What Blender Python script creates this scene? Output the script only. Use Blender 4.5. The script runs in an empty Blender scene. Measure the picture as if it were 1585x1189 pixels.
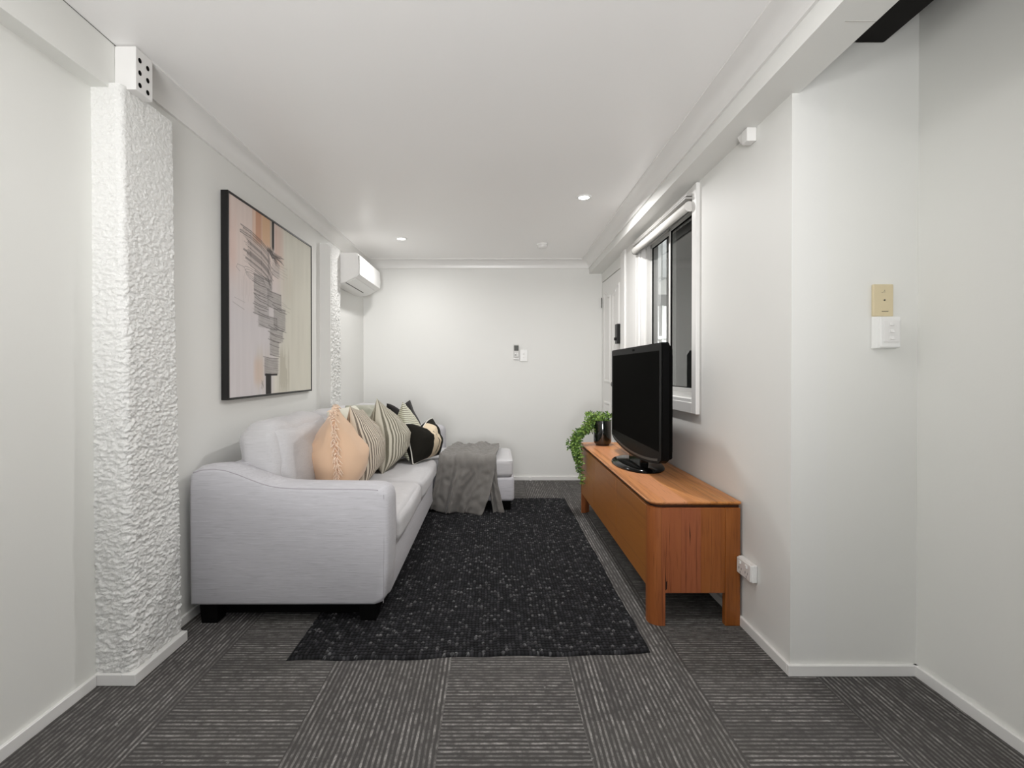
import bpy, bmesh, math, random
import numpy as np
from mathutils import Vector, Matrix, noise as mnoise, Euler

random.seed(7)
rng = np.random.default_rng(7)
SC = bpy.context.scene
COL = SC.collection
PI = math.pi
R = math.radians

# ------------------------------------------------------------------ helpers
def lin(c):
    out = []
    for v in c[:3]:
        v = v / 255.0
        out.append(v / 12.92 if v <= 0.04045 else ((v + 0.055) / 1.055) ** 2.4)
    return (*out, 1.0)

class NT:
    """tiny node-graph writer"""
    def __init__(self, name):
        self.m = bpy.data.materials.new(name)
        self.m.use_nodes = True
        self.t = self.m.node_tree
        self.b = self.t.nodes['Principled BSDF']
    def new(self, typ, **kw):
        n = self.t.nodes.new(typ)
        for k, v in kw.items():
            setattr(n, k, v)
        return n
    def put(self, sock, v):
        if v is None:
            return
        if hasattr(v, 'is_linked') or hasattr(v, 'links'):
            self.t.links.new(v, sock)
        else:
            sock.default_value = v
    def math(self, op, a, b=None, c=None):
        n = self.new('ShaderNodeMath', operation=op)
        self.put(n.inputs[0], a); self.put(n.inputs[1], b); self.put(n.inputs[2], c)
        return n.outputs[0]
    def mix(self, f, a, b, blend='MIX'):
        n = self.new('ShaderNodeMix', data_type='RGBA', blend_type=blend)
        self.put(n.inputs[0], f); self.put(n.inputs[6], a); self.put(n.inputs[7], b)
        return n.outputs[2]
    def coord(self, which='Object'):
        return self.new('ShaderNodeTexCoord').outputs[which]
    def mapping(self, vec, scale=(1, 1, 1), loc=(0, 0, 0), rot=(0, 0, 0)):
        n = self.new('ShaderNodeMapping')
        self.put(n.inputs['Vector'], vec)
        n.inputs['Scale'].default_value = scale
        n.inputs['Location'].default_value = loc
        n.inputs['Rotation'].default_value = rot
        return n.outputs[0]
    def noise(self, vec, scale=5, detail=3, rough=0.5, dist=0.0):
        n = self.new('ShaderNodeTexNoise')
        self.put(n.inputs['Vector'], vec)
        n.inputs['Scale'].default_value = scale
        n.inputs['Detail'].default_value = detail
        n.inputs['Roughness'].default_value = rough
        n.inputs['Distortion'].default_value = dist
        return n.outputs[0]
    def sep(self, vec):
        n = self.new('ShaderNodeSeparateXYZ'); self.put(n.inputs[0], vec)
        return n.outputs
    def comb(self, x=0.0, y=0.0, z=0.0):
        n = self.new('ShaderNodeCombineXYZ')
        self.put(n.inputs[0], x); self.put(n.inputs[1], y); self.put(n.inputs[2], z)
        return n.outputs[0]
    def white(self, vec):
        n = self.new('ShaderNodeTexWhiteNoise', noise_dimensions='3D')
        self.put(n.inputs['Vector'], vec)
        return n.outputs['Value']
    def ramp(self, f, stops):
        n = self.new('ShaderNodeValToRGB')
        self.put(n.inputs[0], f)
        e = n.color_ramp.elements
        while len(e) < len(stops):
            e.new(0.5)
        for k, (p, c) in enumerate(stops):
            e[k].position = p
            e[k].color = c if len(c) == 4 else (*c, 1)
        return n.outputs[0]
    def maprange(self, v, a, b, c=0.0, d=1.0):
        n = self.new('ShaderNodeMapRange')
        self.put(n.inputs[0], v)
        for i, x in enumerate((a, b, c, d)):
            n.inputs[i + 1].default_value = x
        return n.outputs[0]
    def bump(self, h, strength=0.3, dist=0.01):
        n = self.new('ShaderNodeBump')
        n.inputs['Strength'].default_value = strength
        n.inputs['Distance'].default_value = dist
        self.put(n.inputs['Height'], h)
        self.t.links.new(n.outputs[0], self.b.inputs['Normal'])
    def out(self, color=None, rough=None, spec=None, metal=None, sheen=None, coat=None):
        self.put(self.b.inputs['Base Color'], color)
        self.put(self.b.inputs['Roughness'], rough)
        self.put(self.b.inputs['Specular IOR Level'], spec)
        self.put(self.b.inputs['Metallic'], metal)
        self.put(self.b.inputs['Sheen Weight'], sheen)
        self.put(self.b.inputs['Coat Weight'], coat)
        return self.m

def plain(name, rgb, rough=0.5, spec=0.4, metal=0.0, var=0.04, scale=30, coat=None, bump=0.0):
    n = NT(name)
    c = n.coord()
    v = n.noise(c, scale, 3)
    base = lin(rgb)
    dark = tuple(x * (1 - var) for x in base[:3]) + (1,)
    col = n.mix(v, dark, tuple(min(1, x * (1 + var)) for x in base[:3]) + (1,))
    if bump:
        n.bump(v, bump, 0.004)
    return n.out(col, rough, spec, metal, coat=coat)

def finish(name, bm, m, parent=None, smooth=False, sub=0):
    """links bm as ONE mesh object; when parent is an unrotated root the vertices are world positions"""
    if parent is not None and not parent.get('_local'):
        w = Vector((0, 0, 0)); p = parent
        while p is not None:
            w += p.location; p = p.parent
        bmesh.ops.translate(bm, verts=bm.verts, vec=-w)
    bmesh.ops.recalc_face_normals(bm, faces=bm.faces)
    me = bpy.data.meshes.new(name)
    bm.to_mesh(me); bm.free()
    if smooth:
        me.polygons.foreach_set('use_smooth', [True] * len(me.polygons))
        if smooth != 'all':
            me.set_sharp_from_angle(angle=R(38))
    if m is not None:
        for k in (m if isinstance(m, (list, tuple)) else [m]):
            me.materials.append(k)
    o = bpy.data.objects.new(name, me)
    COL.objects.link(o)
    if parent is not None:
        o.parent = parent
    if sub:
        md = o.modifiers.new('sub', 'SUBSURF'); md.levels = sub; md.render_levels = sub
    return o

def struct(name, bm, m, parent=None, smooth=False):
    o = finish(name, bm, m, parent, smooth)
    if parent is None:
        o['kind'] = 'structure'
    return o

def tag(o, label, cat, group=None, kind=None):
    o['label'] = label; o['category'] = cat
    if group: o['group'] = group
    if kind: o['kind'] = kind
    return o

def thing(name, label, cat, loc=(0, 0, 0), group=None):
    o = bpy.data.objects.new(name, None); COL.objects.link(o)
    o.empty_display_size = 0.05
    o.location = loc
    return tag(o, label, cat, group)

def box(bm, x0, x1, y0, y1, z0, z1, bev=0.0, seg=2, mat=0):
    r = bmesh.ops.create_cube(bm, size=1.0)
    vs = r['verts']
    for v in vs:
        v.co = Vector(((x0 + x1) / 2 + v.co.x * (x1 - x0), (y0 + y1) / 2 + v.co.y * (y1 - y0), (z0 + z1) / 2 + v.co.z * (z1 - z0)))
    fs = set(f for v in vs for f in v.link_faces)
    for f in fs: f.material_index = mat
    if bev:
        es = list(set(e for v in vs for e in v.link_edges))
        r2 = bmesh.ops.bevel(bm, geom=es, offset=bev, segments=seg, profile=0.5, affect='EDGES', clamp_overlap=True)
        for f in r2['faces']: f.material_index = mat
    return bm

def B(*a, **k):
    return box(bmesh.new(), *a, **k)

def hexa(bm, pts):
    """8 corner points: 4 bottom ring then 4 top ring"""
    v = [bm.verts.new(p) for p in pts]
    for f in ((0, 1, 2, 3), (4, 5, 6, 7), (0, 1, 5, 4), (1, 2, 6, 5), (2, 3, 7, 6), (3, 0, 4, 7)):
        bm.faces.new([v[i] for i in f])
    return bm

def extrude_profile(bm, pts, a, b, fn, cap=True):
    """pts: closed 2-D outline; fn(p, t) -> 3-D point; sections at a and b"""
    A = [bm.verts.new(fn(p, a)) for p in pts]
    Bv = [bm.verts.new(fn(p, b)) for p in pts]
    n = len(pts)
    for i in range(n):
        bm.faces.new((A[i], A[(i + 1) % n], Bv[(i + 1) % n], Bv[i]))
    caps = []
    if cap:
        caps = [bm.faces.new(A), bm.faces.new(Bv)]
    return caps

def tube(bm, path, rad, seg=8, cap=True):
    rings = []
    path = [Vector(p) for p in path]
    up = Vector((0.123, 0.456, 0.88)).normalized()
    for i, p in enumerate(path):
        d = (path[min(i + 1, len(path) - 1)] - path[max(i - 1, 0)]).normalized()
        a = d.cross(up)
        if a.length < 1e-3: a = d.cross(Vector((1, 0, 0)))
        a.normalize(); b = d.cross(a)
        r = rad[i] if isinstance(rad, (list, tuple)) else rad
        rings.append([bm.verts.new(p + (a * math.cos(2 * PI * k / seg) + b * math.sin(2 * PI * k / seg)) * r) for k in range(seg)])
    for i in range(len(rings) - 1):
        for k in range(seg):
            bm.faces.new((rings[i][k], rings[i][(k + 1) % seg], rings[i + 1][(k + 1) % seg], rings[i + 1][k]))
    if cap:
        bm.faces.new(rings[0]); bm.faces.new(rings[-1])
    return bm

def lathe(bm, prof, cx, cy, seg=32, sx=1.0, sy=1.0, cap=True):
    rings = []
    for r, z in prof:
        rings.append([bm.verts.new((cx + sx * r * math.cos(2 * PI * k / seg), cy + sy * r * math.sin(2 * PI * k / seg), z)) for k in range(seg)])
    for i in range(len(rings) - 1):
        for k in range(seg):
            bm.faces.new((rings[i][k], rings[i][(k + 1) % seg], rings[i + 1][(k + 1) % seg], rings[i + 1][k]))
    if cap:
        bm.faces.new(rings[0]); bm.faces.new(rings[-1])
    return bm

def soft_box(x0, x1, y0, y1, z0, z1, r=0.03, bulge=0.02, n=16, side=0.01, wr=0.003, seed=0.0):
    bm = bmesh.new()
    bmesh.ops.create_cube(bm, size=2.0)
    bmesh.ops.subdivide_edges(bm, edges=bm.edges[:], cuts=n, use_grid_fill=True)
    h = Vector(((x1 - x0) / 2, (y1 - y0) / 2, (z1 - z0) / 2))
    c = Vector(((x0 + x1) / 2, (y0 + y1) / 2, (z0 + z1) / 2))
    r = min(r, min(h) * 0.98)
    def warp(t):            # crowd the cuts into the rounded edge
        return math.copysign(1 - (1 - abs(t)) ** 1.7, t)
    for v in bm.verts:
        u = Vector((warp(v.co.x), warp(v.co.y), warp(v.co.z)))
        p = Vector((u.x * h.x, u.y * h.y, u.z * h.z))
        q = Vector([max(-(h[i] - r), min(h[i] - r, p[i])) for i in range(3)])
        d = p - q
        if d.length > 1e-7:
            # inner core to rounded skin
            d2 = d.normalized() * r if max(abs(u.x), abs(u.y), abs(u.z)) > 0.999 else d
            p = q + d2
        bx, by, bz = (1 - u.x * u.x), (1 - u.y * u.y), (1 - u.z * u.z)
        p.z += math.copysign(bulge, u.z) * (abs(u.z) ** 3) * (bx * by) ** 0.7
        p.x += math.copysign(side, u.x) * (abs(u.x) ** 3) * (by * bz) ** 0.7
        p.y += math.copysign(side, u.y) * (abs(u.y) ** 3) * (bx * bz) ** 0.7
        if wr:
            w = mnoise.noise_vector(Vector((p.x * 6 + seed, p.y * 6, p.z * 6))) * wr + mnoise.noise_vector(Vector((p.x * 17 + seed, p.y * 17, p.z * 17))) * wr * 0.4
            p += w
        v.co = p + c
    return bm

def pillow_mesh(w, h, T, n=34, pinch=0.07, chop=0.0, wr=0.006, seed=0.0, power=0.55, dia=0.0, slope=0.0):
    """square cushion in local x (width) / z (height), thickness along y; UV = cover coordinates"""
    bm = bmesh.new()
    uvl = bm.loops.layers.uv.new('UVMap')
    def P(u, v, s):
        x = u * w / 2 * (1 - pinch * (1 - v * v))
        z = v * h / 2 * (1 - pinch * (1 - u * u))
        if slope and v > -.5: z -= slope * h * (u + 1) / 2 * ((v + .5) / 1.5)
        t = T * (max(0.0, (1 - u * u) * (1 - v * v))) ** power
        if dia:
            t = t * (1 - dia) + dia * T * max(0.0, 1 - u * u) ** .5 * max(0.0, 1 - abs(v) ** (1.12 if v > 0 else 3.2))
        if chop:
            z -= chop * math.exp(-(u / 0.42) ** 2) * max(0.0, (v + 0.3) / 1.3) ** 2
        nz = mnoise.noise(Vector((u * 2.3 + seed, v * 2.3, s * 3.1)))
        nf = mnoise.noise(Vector((u * 6 + seed, v * 6, s * 5.1)))
        e = (1 - u ** 4) * (1 - v ** 4)
        t *= 1 + 0.14 * nz
        return Vector((x + wr * nz, s * (t + wr * nf * e), z + wr * nf * e))
    grid = {}
    def warp(t): return math.sin(t * PI / 2)
    for s in (-1, 1):
        for i in range(n + 1):
            for j in range(n + 1):
                edge = i in (0, n) or j in (0, n)
                key = (i, j, 0 if edge else s)
                if key not in grid:
                    u, v = warp(2 * i / n - 1), warp(2 * j / n - 1)
                    grid[key] = bm.verts.new(P(u, v, s))
    def g(i, j, s):
        return grid[(i, j, 0 if (i in (0, n) or j in (0, n)) else s)]
    for s in (-1, 1):
        for i in range(n):
            for j in range(n):
                q = [(i, j), (i + 1, j), (i + 1, j + 1), (i, j + 1)]
                if s == 1: q = q[::-1]
                f = bm.faces.new([g(a, b, s) for a, b in q])
                for lp, (a, b) in zip(f.loops, q):
                    lp[uvl].uv = ((warp(2 * a / n - 1) + 1) / 2, (warp(2 * b / n - 1) + 1) / 2)
    def border(k=40, off=0.0):
        pts = []
        for a, b in (((-1, -1), (1, -1)), ((1, -1), (1, 1)), ((1, 1), (-1, 1)), ((-1, 1), (-1, -1))):
            for q in range(k):
                t = q / k
                u, v = a[0] + (b[0] - a[0]) * t, a[1] + (b[1] - a[1]) * t
                pts.append(P(u, v, 0))
        return pts
    return bm, border

# ------------------------------------------------------------------ camera model (1585 x 1189 frame)
W_, H_ = 1585, 1189
F = 770.0
CAMH = 1.10
VX, VY = 766.0, 573.0
PITCH = 0.006        # radians, looking slightly down
cam_d = bpy.data.cameras.new('camera')
cam = bpy.data.objects.new('camera', cam_d); COL.objects.link(cam)
cam.location = (0, 0, CAMH)
cam.rotation_euler = (PI / 2 - PITCH, 0, 0)
cam_d.sensor_fit = 'HORIZONTAL'; cam_d.sensor_width = 36.0
cam_d.lens = 36.0 * F / W_
ax, ay = VX, VY + F * math.tan(PITCH)
cam_d.shift_x = (W_ / 2 - ax) / W_
cam_d.shift_y = (ay - H_ / 2) / W_
cam_d.clip_start = 0.02
SC.camera = cam

# ------------------------------------------------------------------ materials
def wall_paint(name, rgb, rough=0.55, spec=0.3):
    n = NT(name)
    c = n.coord()
    big = n.noise(c, 1.3, 2)
    fine = n.noise(c, 180, 2)
    roller = n.noise(n.mapping(c, (30, 30, 12)), 1.0, 3)
    b = lin(rgb)
    col = n.mix(big, tuple(x * 0.97 for x in b[:3]) + (1,), b)
    n.bump(n.math('ADD', n.math('MULTIPLY', fine, 0.5), roller), 0.12, 0.002)
    return n.out(col, rough, spec)

M_WALL = wall_paint('wall_paint', (232, 232, 229))
M_WALL_NEAR = wall_paint('wall_paint_cool', (232, 232, 228))
M_CEIL = wall_paint('ceiling_paint', (250, 249, 248), 0.32, 0.45)
M_TRIM = wall_paint('trim_gloss', (236, 235, 233), 0.3, 0.5)
M_WHITE = plain('white_plastic', (238, 238, 236), 0.35, 0.5, var=0.01)
M_WHITE2 = plain('white_enamel', (234, 233, 231), 0.28, 0.5, var=0.015)
M_BEIGE = plain('aged_cream_plastic', (216, 202, 168), 0.4, 0.45, var=0.05, scale=20)
M_BLACK = plain('black_metal', (16, 15, 15), 0.4, 0.4, var=0.1)
M_GAP = plain('shadow_gap_black', (8, 8, 8), 0.9, 0.1)
M_GREY = plain('grey_plastic', (120, 121, 118), 0.45, 0.4)
M_DGREY = plain('dark_grey_plastic', (72, 73, 68), 0.4, 0.4)
M_ALU = plain('white_aluminium', (206, 205, 202), 0.35, 0.5, var=0.02)

# stucco pillar
n = NT('rough_stucco')
c = n.coord()
a = n.noise(n.mapping(c, (60, 60, 90)), 1.0, 5, 0.6, 0.6)
b2 = n.noise(c, 240, 3)
n.bump(n.math('ADD', a, n.math('MULTIPLY', b2, 0.3)), 0.55, 0.012)
M_STUCCO = n.out(n.mix(a, lin((232, 232, 229)), lin((242, 242, 240))), 0.5, 0.35)

# carpet tiles
n = NT('striped_carpet_tiles')
c = n.coord()
X, Y, Z = n.sep(c)
TW, X0 = 0.4385, -1.042
colf = n.math('FLOOR', n.math('DIVIDE', n.math('SUBTRACT', X, X0), TW))
par = n.math('FLOORED_MODULO', colf, 2.0)
rowf = n.math('FLOOR', n.math('DIVIDE', n.math('ADD', Y, n.math('MULTIPLY', par, 0.2)), TW))
along = n.math('ADD', n.math('MULTIPLY', Y, n.math('SUBTRACT', 1.0, par)), n.math('MULTIPLY', X, par))
across = n.math('ADD', n.math('MULTIPLY', X, n.math('SUBTRACT', 1.0, par)), n.math('MULTIPLY', Y, par))
wob = n.noise(n.comb(n.math('MULTIPLY', along, 30.0), n.math('MULTIPLY', across, 12.0), 0.0), 1.0, 2)
pitch = 0.0158
ph = n.math('ADD', n.math('DIVIDE', along, pitch), n.math('MULTIPLY', wob, 0.35))
fr = n.math('FRACT', ph)
tri = n.math('ABSOLUTE', n.math('SUBTRACT', fr, 0.5))       # 0 mid .. .5 edge
line = n.maprange(tri, 0.16, 0.30, 1.0, 0.0)
idx = n.math('FLOOR', ph)
lv = n.white(n.comb(idx, colf, rowf))
seg = n.noise(n.comb(n.math('MULTIPLY', across, 26.0), n.math('MULTIPLY', idx, 3.7), colf), 1.0, 3, 0.6)
fleck = n.noise(c, 420, 2, 0.6)
fl2 = n.noise(n.comb(n.math('MULTIPLY', across, 120.0), n.math('MULTIPLY', along, 260.0), 0.0), 1.0, 2)
amt = n.math('MULTIPLY', line, n.math('MULTIPLY', n.maprange(seg, 0.36, 0.68, 0.12, 1.0), n.maprange(lv, 0.0, 1.0, 0.35, 1.0)))
amt = n.math('MULTIPLY', amt, n.maprange(fl2, 0.3, 0.65, 0.45, 1.15))
tile = n.white(n.comb(colf, rowf, 3.0))
basec = n.mix(tile, lin((68, 66, 66)), lin((80, 78, 77)))
basec = n.mix(n.maprange(fleck, 0.35, 0.7, 0.0, 0.5), basec, lin((98, 96, 94)))
colr = n.mix(amt, basec, lin((172, 169, 166)))
spots = n.maprange(n.noise(c, 38, 2), 0.745, 0.77, 0.0, 0.5)
colr = n.mix(spots, colr, lin((165, 165, 162)))
dirt = n.noise(c, 2.2, 3)
colr = n.mix(n.maprange(dirt, 0.35, 0.7, 0.0, 0.14), colr, lin((98, 94, 86)))
n.bump(n.math('ADD', n.math('MULTIPLY', line, 0.8), n.math('MULTIPLY', fleck, 0.8)), 0.55, 0.006)
M_CARPET = n.out(colr, 0.95, 0.1)

# sofa fabric: slubby weave
def sofa_fabric(name, rgb, slub=0.5):
    n = NT(name)
    c = n.coord()
    s1 = n.noise(n.mapping(c, (9, 9, 170)), 1.0, 4, 0.7)
    s2 = n.noise(n.mapping(c, (14, 120, 240)), 1.0, 2, 0.5)
    fine = n.noise(c, 500, 2)
    b = lin(rgb)
    dk = tuple(x * 0.70 for x in b[:3]) + (1,)
    lt = tuple(min(1, x * 1.24) for x in b[:3]) + (1,)
    col = n.mix(n.maprange(s1, 0.50, 0.70, 0.0, slub), b, lt)
    col = n.mix(n.maprange(s2, 0.55, 0.74, 0.0, slub), col, dk)
    n.bump(n.math('ADD', n.math('ADD', s2, s1), n.math('MULTIPLY', fine, 0.5)), 0.15, 0.003)
    return n.out(col, 0.9, 0.15, sheen=0.15)
M_SOFA = sofa_fabric('grey_slub_linen', (195, 194, 199))
M_SOFA2 = sofa_fabric('grey_slub_linen_cushion', (200, 199, 201), 0.3)

# wood
def wood(name, axis, tones, board=0.1, bseed=0.0):
    """axis = grain direction; boards are laid side by side across it"""
    n = NT(name)
    c = n.coord()
    s = {'x': (1.6, 26, 26), 'y': (26, 1.6, 26), 'z': (26, 26, 1.6)}[axis]
    XYZ = n.sep(c)
    cross = {'x': XYZ[1], 'y': XYZ[0], 'z': XYZ[0]}[axis]
    bi = n.math('FLOOR', n.math('DIVIDE', n.math('ADD', cross, 10.03 + bseed), board))
    bv = n.white(n.comb(bi, 4.0 + bseed, 1.0))
    off = n.comb(n.math('MULTIPLY', bv, 7.0), n.math('MULTIPLY', bv, 13.0), n.math('MULTIPLY', bv, 5.0))
    vadd = n.new('ShaderNodeVectorMath', operation='ADD')
    n.put(vadd.inputs[0], c); n.put(vadd.inputs[1], off)
    g1 = n.noise(n.mapping(vadd.outputs[0], s), 1.0, 5, 0.6, 0.8)
    g2 = n.noise(n.mapping(vadd.outputs[0], tuple(v * 5 for v in s)), 1.0, 3, 0.5)
    col = n.ramp(g1, [(0.25, lin(tones[0])), (0.5, lin(tones[1])), (0.75, lin(tones[2]))])
    col = n.mix(n.maprange(bv, 0.2, 0.9, 0.0, 0.85), col, lin(tones[3]))
    col = n.mix(n.maprange(g2, 0.55, 0.8, 0.0, 0.5), col, lin(tones[4]))
    vs1 = {'x': (.7, 46, 46), 'y': (46, .7, 46), 'z': (46, 46, .9)}[axis]
    vein = n.noise(n.mapping(vadd.outputs[0], vs1), 1.0, 2, 0.5, 0.5)
    col = n.mix(n.maprange(vein, 0.61, 0.71, 0.0, 0.45), col, lin(tones[4]))
    edge = n.math('FRACT', n.math('DIVIDE', n.math('ADD', cross, 10.03 + bseed), board))
    col = n.mix(n.math('MULTIPLY', n.math('LESS_THAN', edge, .014), .35), col, lin(tones[4]))
    n.bump(g2, 0.06, 0.002)
    return n.out(col, 0.38, 0.4)
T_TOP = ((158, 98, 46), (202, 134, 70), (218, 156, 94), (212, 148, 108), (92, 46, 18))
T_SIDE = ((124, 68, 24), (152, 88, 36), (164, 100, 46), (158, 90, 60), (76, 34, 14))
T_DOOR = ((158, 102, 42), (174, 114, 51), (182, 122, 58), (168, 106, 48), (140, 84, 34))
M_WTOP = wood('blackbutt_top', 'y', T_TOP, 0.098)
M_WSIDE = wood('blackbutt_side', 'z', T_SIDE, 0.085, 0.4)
M_WDOOR = wood('honey_veneer_door', 'y', T_DOOR, 0.6, 0.7)
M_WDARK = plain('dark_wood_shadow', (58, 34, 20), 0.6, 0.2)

# rug
n = NT('charcoal_loop_wool')
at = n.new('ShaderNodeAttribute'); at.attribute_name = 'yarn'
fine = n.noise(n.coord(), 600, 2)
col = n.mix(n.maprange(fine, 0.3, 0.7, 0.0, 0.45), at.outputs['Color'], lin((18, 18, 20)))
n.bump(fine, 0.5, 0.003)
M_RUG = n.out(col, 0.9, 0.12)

# glass for the windows
n = NT('window_glass')
n.b.inputs['Transmission Weight'].default_value = 1.0
n.b.inputs['IOR'].default_value = 1.45
M_GLASS = n.out(n.mix(n.noise(n.coord(), 2, 1), lin((235, 240, 238)), lin((245, 247, 246))), 0.0, 0.5)

# ------------------------------------------------------------------ the room
def HC(y): return 2.25 - 0.0168 * (y - 1.7)       # the old ceiling falls slightly to the back
def HB(y): return 2.094 - 0.0100 * (y - 1.7)      # underside of the right bulkhead
YB = 4.968            # back wall
YN = -2.7             # wall behind the camera
YRET = 1.79           # return wall on the right
XR = 1.066
XRR = 1.520           # far right wall of the near part
XBL = -1.352          # left wall of the sofa bay (near end)
XBLB = -1.312         # the same wall at the back corner
XNL = -1.396          # left wall of the near part

bm = B(-2.0, 3.0, YN - 0.6, YB + 0.3, -0.1, 0.0)
struct('floor', bm, M_CARPET)

bm = bmesh.new()
hexa(bm, [(-1.7, YN - .2, HC(YN)), (0.95, YN - .2, HC(YN)), (0.95, YB + .1, HC(YB + .1)), (-1.7, YB + .1, HC(YB + .1)),
          (-1.7, YN - .2, 2.6), (0.95, YN - .2, 2.6), (0.95, YB + .1, 2.6), (-1.7, YB + .1, 2.6)])
struct('ceiling', bm, M_CEIL)

# back wall
struct('wall_back', B(-1.7, 1.4, YB, YB + 0.12, 0, 2.6), M_WALL)

# left wall of the sofa bay, very slightly out of parallel
bm = bmesh.new()
hexa(bm, [(XBL - .2, 1.8, 0), (XBL, 1.8, 0), (XBLB, YB + .05, 0), (XBLB - .2, YB + .05, 0),
          (XBL - .2, 1.8, 2.6), (XBL, 1.8, 2.6), (XBLB, YB + .05, 2.6), (XBLB - .2, YB + .05, 2.6)])
struct('wall_left', bm, M_WALL)
# left wall of the near part
bm = bmesh.new()
hexa(bm, [(XNL - .2, YN, 0), (XNL, YN, 0), (XNL, 1.85, 0), (XNL - .2, 1.85, 0),
          (XNL - .2, YN, 2.6), (XNL - .012, YN, 2.6), (XNL - .012, 1.85, 2.6), (XNL - .2, 1.85, 2.6)])
struct('wall_left_near', bm, M_WALL_NEAR)

# right wall with window and door openings
WY0, WY1, WZ0, WZ1 = 2.655, 3.64, 0.918, 2.03
DY0, DY1, DZ1 = 4.165, 4.955, 1.972
bm = bmesh.new()
XO = XR + 0.13
box(bm, XR, XO, YRET, WY0, 0, 2.6)
box(bm, XR, XO, WY0, WY1, 0, WZ0)
box(bm, XR, XO, WY0, WY1, WZ1, 2.6)
box(bm, XR, XO, WY1, DY0, 0, 2.6)
box(bm, XR, XO, DY0, DY1, DZ1, 2.6)
box(bm, XR, XO, DY1, YB + .1, 0, 2.6)
struct('wall_right', bm, M_WALL)
struct('wall_right_return', B(XR + 0.13, XRR + 0.15, YRET, YRET + 0.11, 0, 2.85), M_WALL_NEAR)
struct('wall_right_near', B(XRR, XRR + 0.12, YN, YRET + .05, 0, 2.85), M_WALL_NEAR)

# wall behind the camera with a wide opening added for the fill light
bm = bmesh.new()
box(bm, -1.7, -1.0, YN - .12, YN, 0, 2.85)
box(bm, 1.0, 1.75, YN - .12, YN, 0, 2.85)
box(bm, -1.0, 1.0, YN - .12, YN, 2.1, 2.85)
struct('wall_front', bm, M_WALL_NEAR)

# bulkhead along the right
bm = bmesh.new()
pts = []
for y, x1 in ((YN, 1.09), (YRET, 1.09)):
    pts.append([(0.94, y, HB(y)), (x1, y, HB(y)), (x1, y, 2.85), (0.94, y, 2.85)])
hexa(bm, pts[0] + pts[1])
pts = []
for y, x1 in ((YRET, XR + .02), (YB + .02, XR + .02)):
    pts.append([(0.94, y, HB(y)), (x1, y, HB(y)), (x1, y, 2.6), (0.94, y, 2.6)])
hexa(bm, pts[0] + pts[1])
struct('trim_bulkhead', bm, M_WALL)
# board joint in the bulkhead soffit
bm = B(1.0, 1.088, 1.425, 1.4275, HB(1.42) - .0012, HB(1.42) + .01)
struct('trim_soffit_joint', bm, plain('joint_filler', (196, 194, 190), .7, .2))

# open space above the near right part: dark timber and underside of the floor above
struct('ceiling_alcove', B(1.09, XRR + .02, YN - .1, YRET + .02, 2.70, 2.82), plain('raw_board_dark', (52, 48, 44), 0.85, 0.1))
bm = B(1.20, 1.392, YN, YRET - 0.004, 2.27, 2.46, bev=0.006)
tag(struct('timber_beam', bm, plain('black_stained_timber', (17, 14, 12), 0.7, 0.2, var=0.3, scale=12)), 'black stained timber beam above the near right wall', 'beam')

# bulkhead / beam along the near left wall
bm = bmesh.new()
hexa(bm, [(XNL - .1, YN, 2.09), (-1.342, YN, 2.09), (-1.342, 1.763, 2.085), (XNL - .1, 1.763, 2.085),
          (XNL - .1, YN, 2.5), (-1.342, YN, 2.5), (-1.342, 1.763, 2.5), (XNL - .1, 1.763, 2.5)])
struct('trim_beam_left', bm, M_WALL_NEAR)
# thin shadow joint along its top
bm = bmesh.new()
hexa(bm, [(-1.345, YN, HC(YN) - .003), (-1.3405, YN, HC(YN) - .003), (-1.3405, 1.765, HC(1.765) - .003), (-1.345, 1.765, HC(1.765) - .003),
          (-1.345, YN, HC(YN)), (-1.3405, YN, HC(YN)), (-1.3405, 1.765, HC(1.765)), (-1.345, 1.765, HC(1.765))])
struct('trim_beam_joint', bm, M_DGREY)

# perforated steel bracket at the head of the pillar
br = thing('steel_bracket', 'white painted perforated steel bracket at the head of the rough pillar', 'bracket', (-1.30, 1.80, 2.09))
bm = bmesh.new()
box(bm, -1.3425, -1.268, 1.763, 1.85, 2.092, HC(1.8) - .004, bev=0.002)
finish('plate', bm, M_WHITE2, br)
for i in range(2):
    for j in range(3):
        bm = bmesh.new()
        yy, zz = 1.783 + 0.040 * i, 2.205 - 0.044 * j - 0.004 * i
        lathe(bm, [(0.0080, 0), (0.0080, 0.0012)], 0, 0, 14)
        for v in bm.verts:
            v.co = Vector((-1.2682 + v.co.z, yy + v.co.x, zz + v.co.y * 1.1))
        o = finish('bolt_hole', bm, M_GAP, br)

# cove cornice
def cove(c=0.083):
    p = [(0, 0), (c, 0), (c, -0.008), (c - 0.006, -0.010)]
    for k in range(9):
        t = k / 8 * PI / 2
        p.append((c - 0.006 - (c - 0.018) * math.sin(t), -c + 0.012 + (c - 0.022) * math.cos(t)))
    p += [(0.011, -c + 0.008), (0.011, -c), (0, -c)]
    return p
cv = cove()
bm = bmesh.new()
def wl(y): return XBL + (XBLB - XBL) * (y - 1.8) / (YB - 1.8)
extrude_profile(bm, cv, 1.852, YB, lambda p, t: Vector((wl(t) + p[0], t, HC(t) + p[1])))
struct('trim_cornice_left', bm, M_TRIM, smooth=True)
bm = bmesh.new()
extrude_profile(bm, cv, -1.32, 0.95, lambda p, t: Vector((t, YB - p[0], HC(YB - p[0]) + p[1])))
struct('trim_cornice_back', bm, M_TRIM, smooth=True)
bm = bmesh.new()
extrude_profile(bm, cv, YN, YB, lambda p, t: Vector((0.94 - p[0], t, HC(t) + p[1])))
struct('trim_cornice_right', bm, M_TRIM, smooth=True)

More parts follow.
